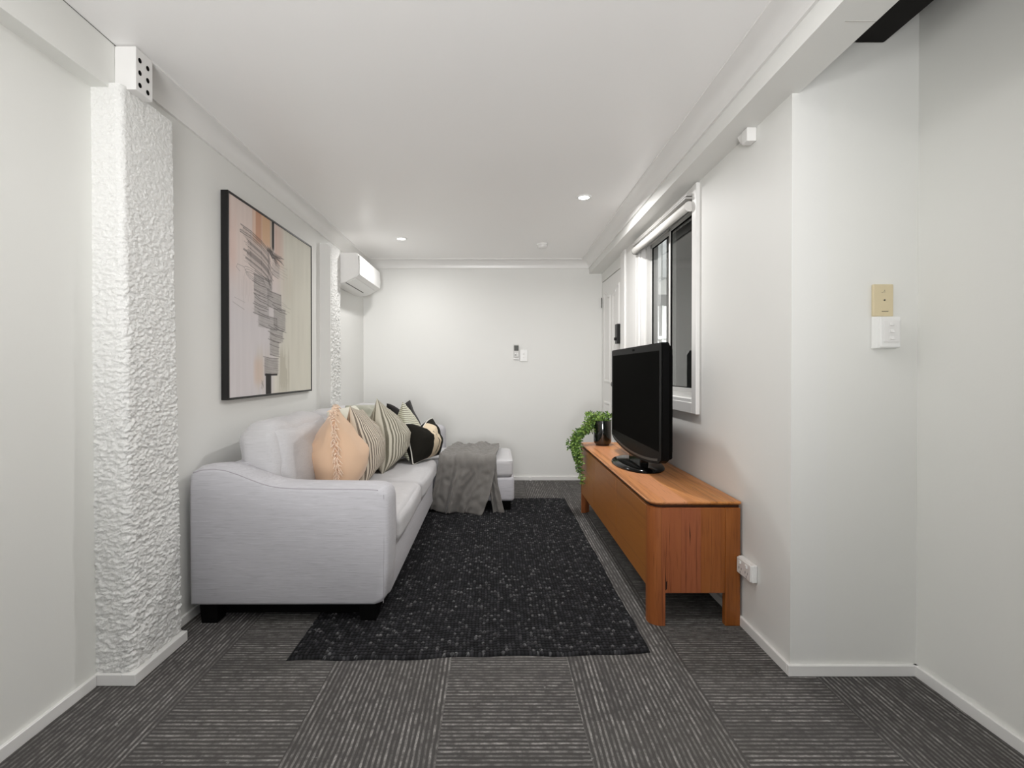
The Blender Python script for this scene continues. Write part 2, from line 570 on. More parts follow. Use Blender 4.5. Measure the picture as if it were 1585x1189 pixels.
# baseboards
SKH, SKT = 0.040, 0.013
def skirt(name, pts):
    bm = bmesh.new()
    for (xa, ya, nx, ny), (xb, yb, _, _) in zip(pts[:-1], pts[1:]):
        hexa(bm, [(xa, ya, 0), (xb, yb, 0), (xb + nx * SKT, yb + ny * SKT, 0), (xa + nx * SKT, ya + ny * SKT, 0),
                  (xa, ya, SKH), (xb, yb, SKH), (xb + nx * SKT, yb + ny * SKT, SKH), (xa + nx * SKT, ya + ny * SKT, SKH)])
    bmesh.ops.bevel(bm, geom=bm.edges[:], offset=0.002, segments=1, affect='EDGES')
    return struct(name, bm, M_TRIM)
skirt('baseboard_left_near', [(XNL, YN, 1, 0), (XNL, 1.722, 1, 0)])
skirt('baseboard_left', [(XBL, 2.0, 1, 0), (XBLB, YB, 1, 0)])
skirt('baseboard_back', [(-1.31, YB, 0, -1), (XR, YB, 0, -1)])
skirt('baseboard_right', [(XR, YRET, -1, 0), (XR, DY0 - .06, -1, 0)])
skirt('baseboard_right_return', [(XR - SKT, YRET, 0, -1), (XRR, YRET, 0, -1)])
skirt('baseboard_right_near', [(XRR, YN, -1, 0), (XRR, YRET, -1, 0)])

# rough stuccoed pillars
def rough_pillar(name, xw, xf0, xf1, y0, y1, z0, z1, amp, cell=0.006, front_rough=True, xw1=None):
    """wraps front face (facing the camera) and side face (facing the room) in one displaced sheet"""
    bm = bmesh.new()
    xw1 = xw if xw1 is None else xw1
    nz = int((z1 - z0) / cell)
    rows = []
    for k in range(nz + 1):
        z = z0 + (z1 - z0) * k / nz
        t = (z - 0) / 2.1
        xf = xf0 + (xf1 - xf0) * t
        xww = xw + (xw1 - xw) * t
        rnd = 0.022
        Lf, Ls = xf - xww, y1 - y0
        L = Lf + Ls + Ls * 0 + 0.05
        nl = int(L / cell)
        row = []
        for i in range(nl + 1):
            s = L * i / nl
            if s < Lf - rnd:
                p, nrm = Vector((xww + s, y0, z)), Vector((0, -1, 0)); side = 0.0
            elif s < Lf + rnd:
                a = (s - (Lf - rnd)) / (2 * rnd) * PI / 2
                p = Vector((xf - rnd + rnd * math.sin(a), y0 + rnd - rnd * math.cos(a), z)); nrm = Vector((math.sin(a), -math.cos(a), 0)); side = math.sin(a)
            elif s < Lf + Ls:
                p, nrm = Vector((xf, y0 + (s - Lf), z)), Vector((1, 0, 0)); side = 1.0
            else:
                p, nrm = Vector((xf - (s - Lf - Ls) * 1.6, y1, z)), Vector((0.3, 0.9, 0)).normalized(); side = 1.0
            q = Vector((p.x * 50, p.y * 50, p.z * 84))
            w = mnoise.noise_vector(q * 0.5) * 0.9
            d = mnoise.noise(q * 1.1 + w) * 0.55 + (0.5 - abs(mnoise.noise(q * 2.2 + w))) * 0.5 + mnoise.noise(q * 3.4) * 0.34
            top = 0.30 + 0.7 * max(0.0, min(1.0, (z1 - 0.12 - z) / (z1 * 0.55)))
            f = amp * top * (1.0 if front_rough else side)
            big = mnoise.noise(Vector((p.x * 5, p.y * 5, p.z * 3.1))) * 0.004
            row.append(bm.verts.new(p + nrm * (d * f + big * (1.0 if front_rough else side))))
        rows.append(row)
    m = min(len(r) for r in rows)
    for a, b in zip(rows[:-1], rows[1:]):
        if len(a) == len(b):
            for i in range(len(a) - 1):
                bm.faces.new((a[i], a[i + 1], b[i + 1], b[i]))
        else:
            k = min(len(a), len(b))
            for i in range(k - 1):
                bm.faces.new((a[i], a[i + 1], b[i + 1], b[i]))
    # solid core behind the skin
    box(bm, min(xw, xw1) - .05, min(xf0, xf1) - 0.025, y0 + 0.02, y1 - 0.01, z0, z1 - 0.004)
    return struct(name, bm, M_STUCCO, smooth='all')
rough_pillar('pillar_rough', XNL - .004, -1.273, -1.303, 1.737, 2.012, 0.0, 2.10, 0.0130, 0.0036, xw1=XNL - .022)
skirt('baseboard_pillar', [(XNL, 1.737, 0, -1), (-1.300, 1.737, 0, -1)])
bm = bmesh.new()
box(bm, -1.2999, -1.251, 1.724, 2.02, 0, SKH, bev=0.002, seg=1)
struct('trim_pillar_skirting', bm, M_TRIM)
rough_pillar('pillar_back', -1.34, -1.243, -1.243, 3.775, 4.0, 0.0, 2.065, 0.022, 0.0055, front_rough=False)
# smooth rendered face and rounded top of the back pillar
bm = bmesh.new()
rr = 0.045
prof = [(-1.345, 0), (-1.247, 0), (-1.247, 2.062 - rr)] + [(-1.247 - rr + rr * math.cos(a), 2.062 - rr + rr * math.sin(a)) for a in [PI / 2 * k / 6 for k in range(1, 7)]] + [(-1.315, 2.062), (-1.335, 2.04)]
extrude_profile(bm, prof, 3.772, 3.99, lambda p, t: Vector((p[0], t, p[1])))
struct('trim_pillar_face', bm, wall_paint('render_grey_white', (220, 219, 216)), smooth=True)

# ------------------------------------------------------------------ window
win = bpy.data.objects.new('window_1', None); COL.objects.link(win)
win.location = (XR, (WY0 + WY1) / 2, WZ0); win['kind'] = 'structure'
bm = bmesh.new()
XP = 1.047      # casing stands proud of the wall
box(bm, XP, XR + .002, WY0 - 0.062, WY0 - 0.004, 0.868, 2.078, bev=0.003)
box(bm, XP + .006, XR + .002, WY1 + 0.01, WY1 + 0.075, 0.868, 2.078, bev=0.003)
box(bm, XP, XR + .002, WY0 - 0.004, WY1 + .01, 0.868, 0.926, bev=0.003)
box(bm, XP + .004, XR + .002, WY0 - 0.004, WY1 + .01, 2.03, 2.078, bev=0.003)
finish('casing', bm, M_TRIM, win)
bm = bmesh.new()      # reveal lining and sill board
box(bm, XR, XR + 0.12, WY0 - .004, WY0 + 0.012, WZ0, WZ1)
box(bm, XR, XR + 0.12, WY1 - 0.012, WY1 + .004, WZ0, WZ1)
box(bm, XP + .004, XR + 0.12, WY0 + .012, WY1 - .012, 0.925, 0.946, bev=0.003)
finish('sill', bm, M_TRIM, win)
bm = bmesh.new()      # outer aluminium frame
fx0, fx1 = 1.098, 1.150
box(bm, fx0, fx1, WY0 + .012, WY0 + .034, 0.946, WZ1, bev=.002)
box(bm, fx0, fx1, WY1 - .034, WY1 - .012, 0.946, WZ1, bev=.002)
box(bm, fx0, fx1, WY0 + .012, WY1 - .012, 0.946, 0.972, bev=.002)
box(bm, fx0, fx1, WY0 + .012, WY1 - .012, WZ1 - .03, WZ1, bev=.002)
finish('window_frame', bm, M_ALU, win)
def sash(y0, y1, x, name):
    bm = bmesh.new()
    t = 0.026
    box(bm, x, x + .02, y0, y0 + t, 0.972, WZ1 - .03, bev=.002)
    box(bm, x, x + .02, y1 - t, y1, 0.972, WZ1 - .03, bev=.002)
    box(bm, x, x + .02, y0, y1, 0.972, 0.972 + t, bev=.002)
    box(bm, x, x + .02, y0, y1, WZ1 - .03 - t, WZ1 - .03, bev=.002)
    s = finish(name, bm, M_ALU, win)
    bm = bmesh.new()
    q = 0.005          # black glazing gasket
    for a in ((y0 + t, y0 + t + q, 0.998, WZ1 - .056), (y1 - t - q, y1 - t, 0.998, WZ1 - .056),
              (y0 + t, y1 - t, 0.998, 0.998 + q), (y0 + t, y1 - t, WZ1 - .056 - q, WZ1 - .056)):
        box(bm, x + .004, x + .016, *a)
    finish('gasket', bm, M_GAP, s)
    bm = B(x + .008, x + .012, y0 + t * .5, y1 - t * .5, 0.985, WZ1 - .043)
    finish('pane', bm, M_GLASS, s)
    return s
sash(WY0 + .034, 3.165, 1.104, 'sash')
sash(3.140, WY1 - .034, 1.127, 'sash')

# roller blind
rb = thing('roller_blind', 'rolled up white roller blind under the bulkhead above the window', 'roller blind', (1.04, (WY0 + WY1) / 2, 1.95))
bm = bmesh.new()
ra = [(1.036, WY0 - .002, 1.972), (1.036, WY1 + .03, 1.978)]
tube(bm, ra, 0.0275, 24)
finish('fabric_roll', bm, plain('blind_fabric', (216, 214, 210), 0.6, 0.3), rb, smooth=True)
bm = bmesh.new()
box(bm, 1.014, 1.066, WY0 - .002, WY1 + .035, 2.012, 2.022, bev=.002)
box(bm, 1.020, 1.066, WY0 - .002, WY1 + .035, 2.028, 2.040, bev=.002)
finish('head_rail', bm, plain('rail_grey', (176, 174, 171), .4, .4), rb)
bm = bmesh.new()
tube(bm, [(1.036, WY1 + .029, 1.978), (1.036, WY1 + .037, 1.978)], 0.028, 20)
box(bm, 1.03, 1.066, WY1 + .030, WY1 + .036, 1.95, 2.03)
finish('end_bracket', bm, M_GREY, rb)
bm = B(1.030, 1.042, WY0, WY1 + .02, 1.944, 1.950, bev=.002)
finish('bottom_bar', bm, M_DGREY, rb)

# ------------------------------------------------------------------ door
door = bpy.data.objects.new('door_1', None); COL.objects.link(door)
door.location = (XR, DY0, 0); door['kind'] = 'structure'
XD = XR + 0.004
bm = B(XD, XD + 0.038, DY0 + .004, DY1 - .006, 0.008, DZ1 - .007)
dl = finish('leaf', bm, M_TRIM, door)
def arched(y0, y1, z0, z1, rise):
    p = [(y0, z0), (y1, z0)]
    for k in range(9):
        t = k / 8
        y = y1 + (y0 - y1) * t
        s = (y1 - y) / (y1 - y0)
        p.append((y, z1 + rise * (math.sin(s * PI / 2) ** 2)))
    return p
for (y0, y1, flip) in ((DY0 + .10, DY0 + .35, 1), (DY0 + .44, DY0 + .69, -1)):
    for (z0, z1, rise) in ((0.98, 1.80, 0.055), (0.14, 0.80, 0.0)):
        pr = arched(y0, y1, z0, z1, rise)
        if flip < 0 and rise:
            pr = [(y0 + y1 - y, z) for y, z in pr]
        bm = bmesh.new()
        cy, cz = (y0 + y1) / 2, (z0 + z1) / 2
        for ins, dep in ((0.0, 0.009), (0.022, 0.003)):
            pass
        rings = []
        for ins, x in ((0.0, XD), (0.008, XD - .0085), (0.020, XD - .0085), (0.030, XD - .001), (0.05, XD - .006)):
            rg = []
            for y, z in pr:
                sy = (abs(y - cy) - ins) / max(abs(y - cy), 1e-6) if abs(y - cy) > 1e-6 else 1
                sz = (abs(z - cz) - ins) / max(abs(z - cz), 1e-6)
                rg.append(bm.verts.new((x, cy + (y - cy) * sy, cz + (z - cz) * sz)))
            rings.append(rg)
        for a, b in zip(rings[:-1], rings[1:]):
            for i in range(len(a)):
                bm.faces.new((a[i], a[(i + 1) % len(a)], b[(i + 1) % len(a)], b[i]))
        bm.faces.new(rings[-1])
        finish('panel', bm, M_TRIM, dl)
# lock body and thumb turn
bm = B(XD - 0.040, XD, DY0 + .035, DY0 + .105, 1.325, 1.492, bev=.004)
lk = finish('door_lock', bm, M_BLACK, dl)
bm = bmesh.new()
tube(bm, [(XD - .055, DY0 + .07, 1.365), (XD - .038, DY0 + .07, 1.365)], 0.013, 12)
finish('thumb_turn', bm, M_BLACK, lk)
bm = bmesh.new()
tube(bm, [(XD - .045, DY0 + .07, 0.98), (XD, DY0 + .07, 0.98)], 0.012, 12)
bmesh.ops.create_uvsphere(bm, u_segments=14, v_segments=10, radius=0.027, matrix=Matrix.Translation((XD - .058, DY0 + .07, 0.98)))
finish('door_knob', bm, plain('brushed_steel', (150, 150, 148), 0.3, 0.5, 0.9), dl, smooth=True)
for z in (1.72, 0.3):
    bm = bmesh.new(); tube(bm, [(XR - .004, DY1 - .003, z), (XR - .004, DY1 - .003, z + .1)], 0.005, 8)
    finish('hinge', bm, M_GREY, dl)
bm = bmesh.new()      # dark gap over and beside the leaf
box(bm, XD + .012, XD + .03, DY0, DY1, DZ1 - .008, DZ1)
box(bm, XD + .012, XD + .03, DY1 - .007, DY1, 0, DZ1)
finish('door_gap', bm, M_GAP, door)
bm = bmesh.new()      # architrave on the latch side
box(bm, XR - .018, XR + .002, DY0 - .075, DY0 - .002, 0, 2.075, bev=.004)
box(bm, XR - .026, XR + .002, DY0 - .165, DY0 - .078, 0, 2.075, bev=.004)
box(bm, XR - .014, XR + .002, WY1 + .078, DY0 - .168, 0.0, 2.075, bev=.004)
struct('trim_architrave', bm, M_TRIM)

# ------------------------------------------------------------------ the yard outside the window
M_EXT = wall_paint('exterior_white', (235, 235, 232))
struct('wall_exterior_end', B(1.3, 4.2, 6.6, 6.72, -0.1, 3.4), M_EXT)
struct('exterior_ground', B(3.0, 4.4, 1.0, 7.0, -0.1, 0.0), plain('concrete', (120, 118, 114), 0.9, 0.1, var=0.15, scale=8))
bm = B(1.75, 4.2, 5.6, 6.6, 1.95, 2.35)
struct('ceiling_exterior_soffit', bm, plain('exterior_grey', (125, 124, 121), 0.7, 0.2))
M_BLOCKER = plain('blocker_charcoal', (44, 42, 40), 0.8, 0.15)
struct('exterior_blocker', B(1.36, 1.40, 2.3, 3.94, 0.0, 3.2), M_BLOCKER)  # added dark panel that hides the bright yard from the near pane
mb = thing('wall_cabinet', 'white box cabinet hanging outdoors, seen through the far window pane', 'cabinet', (1.62, 5.0, 1.78))
finish('carcass', B(1.55, 1.60, 4.60, 5.3, 1.954, 2.40, bev=.004), M_EXT, mb)
finish('door', B(1.542, 1.552, 4.61, 4.80, 1.965, 2.38, bev=.003), M_EXT, mb)
w2 = bpy.data.objects.new('window_2', None); COL.objects.link(w2); w2.location = (1.9, 6.58, 1.2); w2['kind'] = 'structure'
bm = bmesh.new()
for x in (1.945, 2.005, 2.075):
    box(bm, x, x + .014, 6.55, 6.6, 0.7, 1.98)
for z in (0.7, 0.95, 1.2, 1.45, 1.7, 1.95):
    box(bm, 1.945, 2.089, 6.55, 6.6, z, z + .016)
finish('glazing_bars', bm, M_DGREY, w2)
n = NT('lit_pane')
n.out(n.mix(n.noise(n.coord(), 3, 1), lin((235, 238, 238)), lin((250, 250, 250))), 0.2, 0.5)
finish('pane', B(1.95, 2.08, 6.585, 6.6, 0.7, 1.98), n.m, w2)
pp = thing('drain_pipe', 'white drain pipe on the outdoor wall, seen through the far window pane', 'pipe', (2.3, 6.5, 0.8))
bm = bmesh.new(); tube(bm, [(2.21, 6.56, 0.1), (2.21, 6.56, 1.95)], 0.018, 12); finish('downpipe', bm, M_ALU, pp, smooth=True)
bm = bmesh.new(); tube(bm, [(2.12, 6.54, 1.40), (2.5, 6.54, 1.43)], 0.028, 12); finish('branch_pipe', bm, M_EXT, pp, smooth=True)
bm = bmesh.new(); tube(bm, [(2.10, 6.54, 1.52), (2.5, 6.54, 1.55)], 0.022, 12); finish('branch_pipe', bm, M_EXT, pp, smooth=True)

# ------------------------------------------------------------------ split-system air conditioner
AX0, AX1, AY0, AY1 = wl(4.3) + 0.004, -1.100, 4.005, 4.735
ac = thing('air_conditioner', 'white split system air conditioner high on the left wall by the back corner', 'air conditioner', (AX0, 4.37, 1.795))
ax_ = lambda p, t: Vector((p[0], t, p[1]))
prof = [(AX0, 2.046), (AX1 - .02, 2.046), (AX1 - .006, 2.040), (AX1, 2.026), (AX1 + .004, 1.93), (AX1 + .002, 1.868), (AX1 - .008, 1.858)]
prof += [(AX1 - .05, 1.836), (AX1 - .10, 1.812), (AX1 - .13, 1.802), (AX1 - .16, 1.798), (AX0, 1.800)]
bm = bmesh.new()
caps = extrude_profile(bm, prof, AY0, AY1, ax_)
ed = [e for f in caps for e in f.edges]
bmesh.ops.bevel(bm, geom=ed, offset=0.006, segments=2, affect='EDGES')
finish('housing', bm, M_WHITE2, ac, smooth=True)
bm = bmesh.new()
prof = [(AX1 + .0045, 2.030), (AX1 + .010, 2.024), (AX1 + .014, 1.93), (AX1 + .011, 1.872), (AX1 + .004, 1.865), (AX1 + .001, 1.93)]
caps = extrude_profile(bm, prof, AY0 + .008, AY1 - .008, ax_)
bmesh.ops.bevel(bm, geom=[e for f in caps for e in f.edges], offset=0.004, segments=2, affect='EDGES')
finish('front_panel', bm, M_WHITE, ac, smooth=True)
def under(s, d):       # point on the sloped underside, s = 0 front .. 1 rear, d = proud
    a, b = Vector((AX1 - .012, 1.856)), Vector((AX1 - .128, 1.803))
    p = a + (b - a) * s
    nrm = Vector((0.42, -0.907))
    return (p.x + nrm.x * d, p.y + nrm.y * d)
bm = bmesh.new()
extrude_profile(bm, [under(.70, -.002), under(.70, .003), under(.86, .003), under(.86, -.002)], AY0 + .03, AY1 - .16, ax_)
finish('air_slot', bm, M_GAP, ac)
bm = bmesh.new()
extrude_profile(bm, [under(.14, -.001), under(.13, .006), under(.68, .007), under(.69, -.001)], AY0 + .03, AY1 - .03, ax_)
finish('louvre', bm, M_WHITE, ac)

# ------------------------------------------------------------------ painting
PX = -1.3065
pt = thing('framed_painting', 'abstract blush and sage canvas with dark brush strokes in a black frame', 'painting', (PX, 2.99, 0.952))
PY0, PY1, PZ0, PZ1 = 2.440, 3.555, 0.952, 1.984
def wx(y): return wl(y) + 0.002
bm = bmesh.new()
t = 0.011
for a in ((PY0, PY0 + t, PZ0, PZ1), (PY1 - t, PY1, PZ0, PZ1), (PY0 + t, PY1 - t, PZ0, PZ0 + t), (PY0 + t, PY1 - t, PZ1 - t, PZ1)):
    box(bm, -1.343, PX, *a, bev=0.001, seg=1)
finish('frame', bm, M_BLACK, pt)
# canvas: colours painted into the canvas as pigment
NU, NV = 300, 360
u = np.linspace(0, 1, NU)[None, :].repeat(NV, 0)       # 0 near edge .. 1 far edge
v = np.linspace(1, 0, NV)[:, None].repeat(NU, 1)       # 1 top .. 0 bottom (row 0 = top)
def smooth_noise(su, sv, seed):
    r = np.random.default_rng(seed)
    g = r.random((sv + 2, su + 2))
    fu, fv = u * su, (1 - v) * sv
    iu, iv = np.floor(fu).astype(int), np.floor(fv).astype(int)
    tu, tv = fu - iu, fv - iv
    tu, tv = tu * tu * (3 - 2 * tu), tv * tv * (3 - 2 * tv)
    return (g[iv, iu] * (1 - tu) + g[iv, iu + 1] * tu) * (1 - tv) + (g[iv + 1, iu] * (1 - tu) + g[iv + 1, iu + 1] * tu) * tv
def C(c): return np.array(c, float)[None, None, :]
def sm(x, a, b):
    t_ = np.clip((x - a) / (b - a), 0, 1); return t_ * t_ * (3 - 2 * t_)
img = np.zeros((NV, NU, 3))
blush, lilac, sage = C((224, 208, 201)), C((212, 207, 209)), C((213, 210, 198))
m = sm(v + 0.15 * (smooth_noise(4, 4, 1) - .5), 0.35, 0.85)[..., None]
left = lilac * (1 - m) + blush * m
m2 = sm(u + 0.14 * (smooth_noise(6, 5, 2) - .5) - 0.1 * (v - .5), 0.50, 0.70)[..., None]
img = left * (1 - m2) + sage * m2
img += (smooth_noise(40, 5, 3) - .5)[..., None] * 7
def blend(mask, col):
    global img
    img = img * (1 - mask[..., None]) + C(col) * mask[..., None]
def rect(u0, u1, v0, v1, su=.02, sv=.03):
    return sm(u, u0 - su, u0 + su) * (1 - sm(u, u1 - su, u1 + su)) * sm(v, v0 - sv, v0 + sv) * (1 - sm(v, v1 - sv, v1 + sv))
vs = smooth_noise(70, 3, 4)
# terracotta and apricot block at the top
blend(rect(.295, .53, .83, 1.05, .012, .03) * (.55 + .45 * vs), (208, 170, 146))
blend(rect(.33, .40, .84, 1.05, .012, .03) * .75, (200, 150, 122))
blend(rect(.41, .51, .85, 1.05, .012, .03) * .8, (214, 176, 140))
blend(rect(.30, .33, .86, 1.05, .006, .03) * .7, (232, 208, 192))
blend(rect(.56, .66, .76, .99, .02, .04) * (.35 + .55 * vs), (206, 178, 164))
blend(rect(.62, .78, .58, .80, .05, .08) * .3 * vs, (205, 190, 172))
blend(rect(.01, .10, .62, .95, .03, .1) * .45 * smooth_noise(20, 3, 9), (216, 182, 172))
blend(rect(.31, .42, .06, .20, .03, .04) * .6, (214, 186, 168))
blend(rect(.34, .50, .0, .26, .04, .05) * .45 * vs, (196, 188, 172))
blend(rect(.60, .74, .0, .26, .03, .05) * .5 * (smooth_noise(60, 2, 5) > .5), (176, 171, 156))
blend(rect(.55, .59, -.02, .12, .01, .03) * .6, (226, 222, 212))
# black bar at the top
blend(rect(.528, .555, .84, 1.05, .004, .02), (24, 22, 22))
blend(rect(.505, .53, .83, 1.05, .006, .03) * .7, (186, 176, 164))
# grey worked blocks stepping down the middle
GREY = [(.31, .53, .565, .660, .62), (.31, .49, .44, .56, .55), (.475, .64, .50, .592, .66), (.36, .59, .375, .445, .55),
        (.55, .69, .375, .505, .62), (.50, .66, .305, .378, .62), (.50, .61, .22, .305, .68), (.435, .60, .11, .205, .72),
        (.53, .62, .69, .77, .35)]
for k, (a0, a1, b0, b1, st) in enumerate(GREY):
    blend(rect(a0, a1, b0, b1, .008, .006) * st * (.75 + .25 * smooth_noise(30, 60, 20 + k)), (150, 146, 143))
def stroke(pts, w, col, a=.9):
    P = np.array(pts)
    for p, q in zip(P[:-1], P[1:]):
        L = max(2, int(np.hypot((q[0] - p[0]) * NU, (q[1] - p[1]) * NV)))
        for t_ in np.linspace(0, 1, L):
            cu, cvv = p + (q - p) * t_
            iu, iv = cu * (NU - 1), (1 - cvv) * (NV - 1)
            for j in range(max(0, int(iv - w - 1)), min(NV, int(iv + w + 2))):
                for i in range(max(0, int(iu - w - 1)), min(NU, int(iu + w + 2))):
                    k = max(0.0, min(1.0, w + .5 - math.hypot(i - iu, j - iv))) * a * 0.5
                    if k > 0: img[j, i] = img[j, i] * (1 - k) + np.array(col) * k
rs = random.Random(11)
INK = (44, 40, 40)
for k, (a0, a1, b0, b1, st) in enumerate(GREY):
    nl = max(4, int((b1 - b0) / 0.0135))
    for q in range(nl + 1):
        vv = b0 + (b1 - b0) * q / nl + rs.uniform(-.003, .003)
        x0, x1 = a0 + rs.uniform(-.02, .015), a1 + rs.uniform(-.03, .015)
        dr = rs.uniform(.004, .016)
        strong = q in (0, nl) or rs.random() < .22
        stroke([(x0, vv + dr), (x0 * .6 + x1 * .4, vv + rs.uniform(-.003, .003)), (x1, vv - dr * .6)], .7 if strong else .45, INK, .85 if strong else rs.uniform(.25, .6))
    if k in (0, 2, 4, 7):
        stroke([(a0, b0), (a0 + .004, b1)], .45, INK, .6)
    if k in (2, 3):
        stroke([(a1, b0), (a1 - .004, b1)], .45, INK, .6)
for q in range(34):      # sweeping arcs at the upper left of the blocks
    vv = .872 - q * .0056
    x0 = .13 + rs.uniform(0, .07) + (.05 if q > 8 else 0)
    strong = rs.random() < .42
    stroke([(x0, vv + .010), (.27, vv + .004), (.40, vv - .018), (.48, vv - .045), (.515 + rs.uniform(-.02, .03), vv - .085)], .8 if strong else .5, INK, .85 if strong else rs.uniform(.35, .7))
for q in range(3):       # loop
    c0 = [(.19 + .12 * (1 - math.cos(t_)) + .01 * q, .668 + .020 * math.sin(t_) - .012 * q - .05 * (1 - math.cos(t_)) * .3) for t_ in np.linspace(0, 2 * PI, 16)]
    stroke(c0, .5, INK, .8)
stroke([(.19, .67), (.11, .672), (.095, .655), (.14, .640)], .5, INK, .6)
for q in range(7):       # vertical scratches
    x = .16 + .018 * q
    stroke([(x, .62 + rs.uniform(-.03, .02)), (x + .006, .52 + rs.uniform(-.05, .05))], .45, (120, 112, 112), .5)
stroke([(.05, .475), (.12, .462), (.19, .45)], .45, INK, .6)
stroke([(.07, .50), (.20, .487)], .45, INK, .4)
for q in range(5):
    stroke([(.63 + rs.uniform(-.02, .02), .50 + .012 * q), (.74 + rs.uniform(-.05, .02), .485 + .012 * q)], .45, INK, .45)
    stroke([(.60 + rs.uniform(-.02, .03), .70 + .016 * q), (.70 + rs.uniform(-.03, .02), .69 + .018 * q)], .45, INK, .4)
for q in range(10):
    x = .61 + .013 * q
    stroke([(x, .28 - rs.uniform(0, .1)), (x + .003, .02 + rs.uniform(0, .08))], .45, (140, 134, 120), .5)
for q in range(34):      # dark mass under the black bar
    stroke([(.46 + rs.uniform(0, .05), .832 + rs.uniform(-.02, .015)), (.53, .81 + rs.uniform(-.025, .02)), (.62 + rs.uniform(-.05, .06), .775 + rs.uniform(-.03, .05))], .6, INK, .6)
blend(rect(.45, .515, -.05, .115, .006, .004) * (.80 + .2 * vs), (30, 27, 27))
blend(rect(.44, .59, .104, .114, .006, .003), (34, 31, 31))
for q in range(9):
    stroke([(.385 + rs.uniform(0, .04), .02 + rs.uniform(0, .06)), (.40 + rs.uniform(0, .04), .02 + rs.uniform(0, .06))], .45, INK, .6)
img = np.clip(img, 0, 255) / 255
lim = np.where(img <= .04045, img / 12.92, ((img + .055) / 1.055) ** 2.4)
xa, xb = VX + F * PX / (PY0 + t), VX + F * PX / (PY1 - t)      # brush positions were read off in even steps across the view
yy = F * PX / ((xa + (xb - xa) * u) - VX)
zz = PZ0 + t + (PZ1 - PZ0 - 2 * t) * v
verts = np.stack([np.full_like(yy, PX - .004) - PX, yy - 2.99, zz - 0.952], -1).reshape(-1, 3)
ii = np.arange(NV * NU).reshape(NV, NU)
quads = np.stack([ii[:-1, :-1], ii[1:, :-1], ii[1:, 1:], ii[:-1, 1:]], -1).reshape(-1, 4)
me = bpy.data.meshes.new('canvas')
me.from_pydata(verts.tolist(), [], quads.tolist())
at = me.color_attributes.new('pigment', 'FLOAT_COLOR', 'POINT')
at.data.foreach_set('color', np.concatenate([lim.reshape(-1, 3), np.ones((NU * NV, 1))], 1).astype(np.float32).ravel())
n = NT('painted_canvas')
a_ = n.new('ShaderNodeAttribute'); a_.attribute_name = 'pigment'
n.bump(n.noise(n.coord(), 500, 2), 0.15, 0.002)
me.materials.append(n.out(a_.outputs['Color'], 0.6, 0.25))
o = bpy.data.objects.new('canvas', me); COL.objects.link(o); o.parent = pt
finish('backing', B(-1.342, PX - .008, PY0 + t, PY1 - t, PZ0 + t, PZ1 - t), M_BLACK, pt)

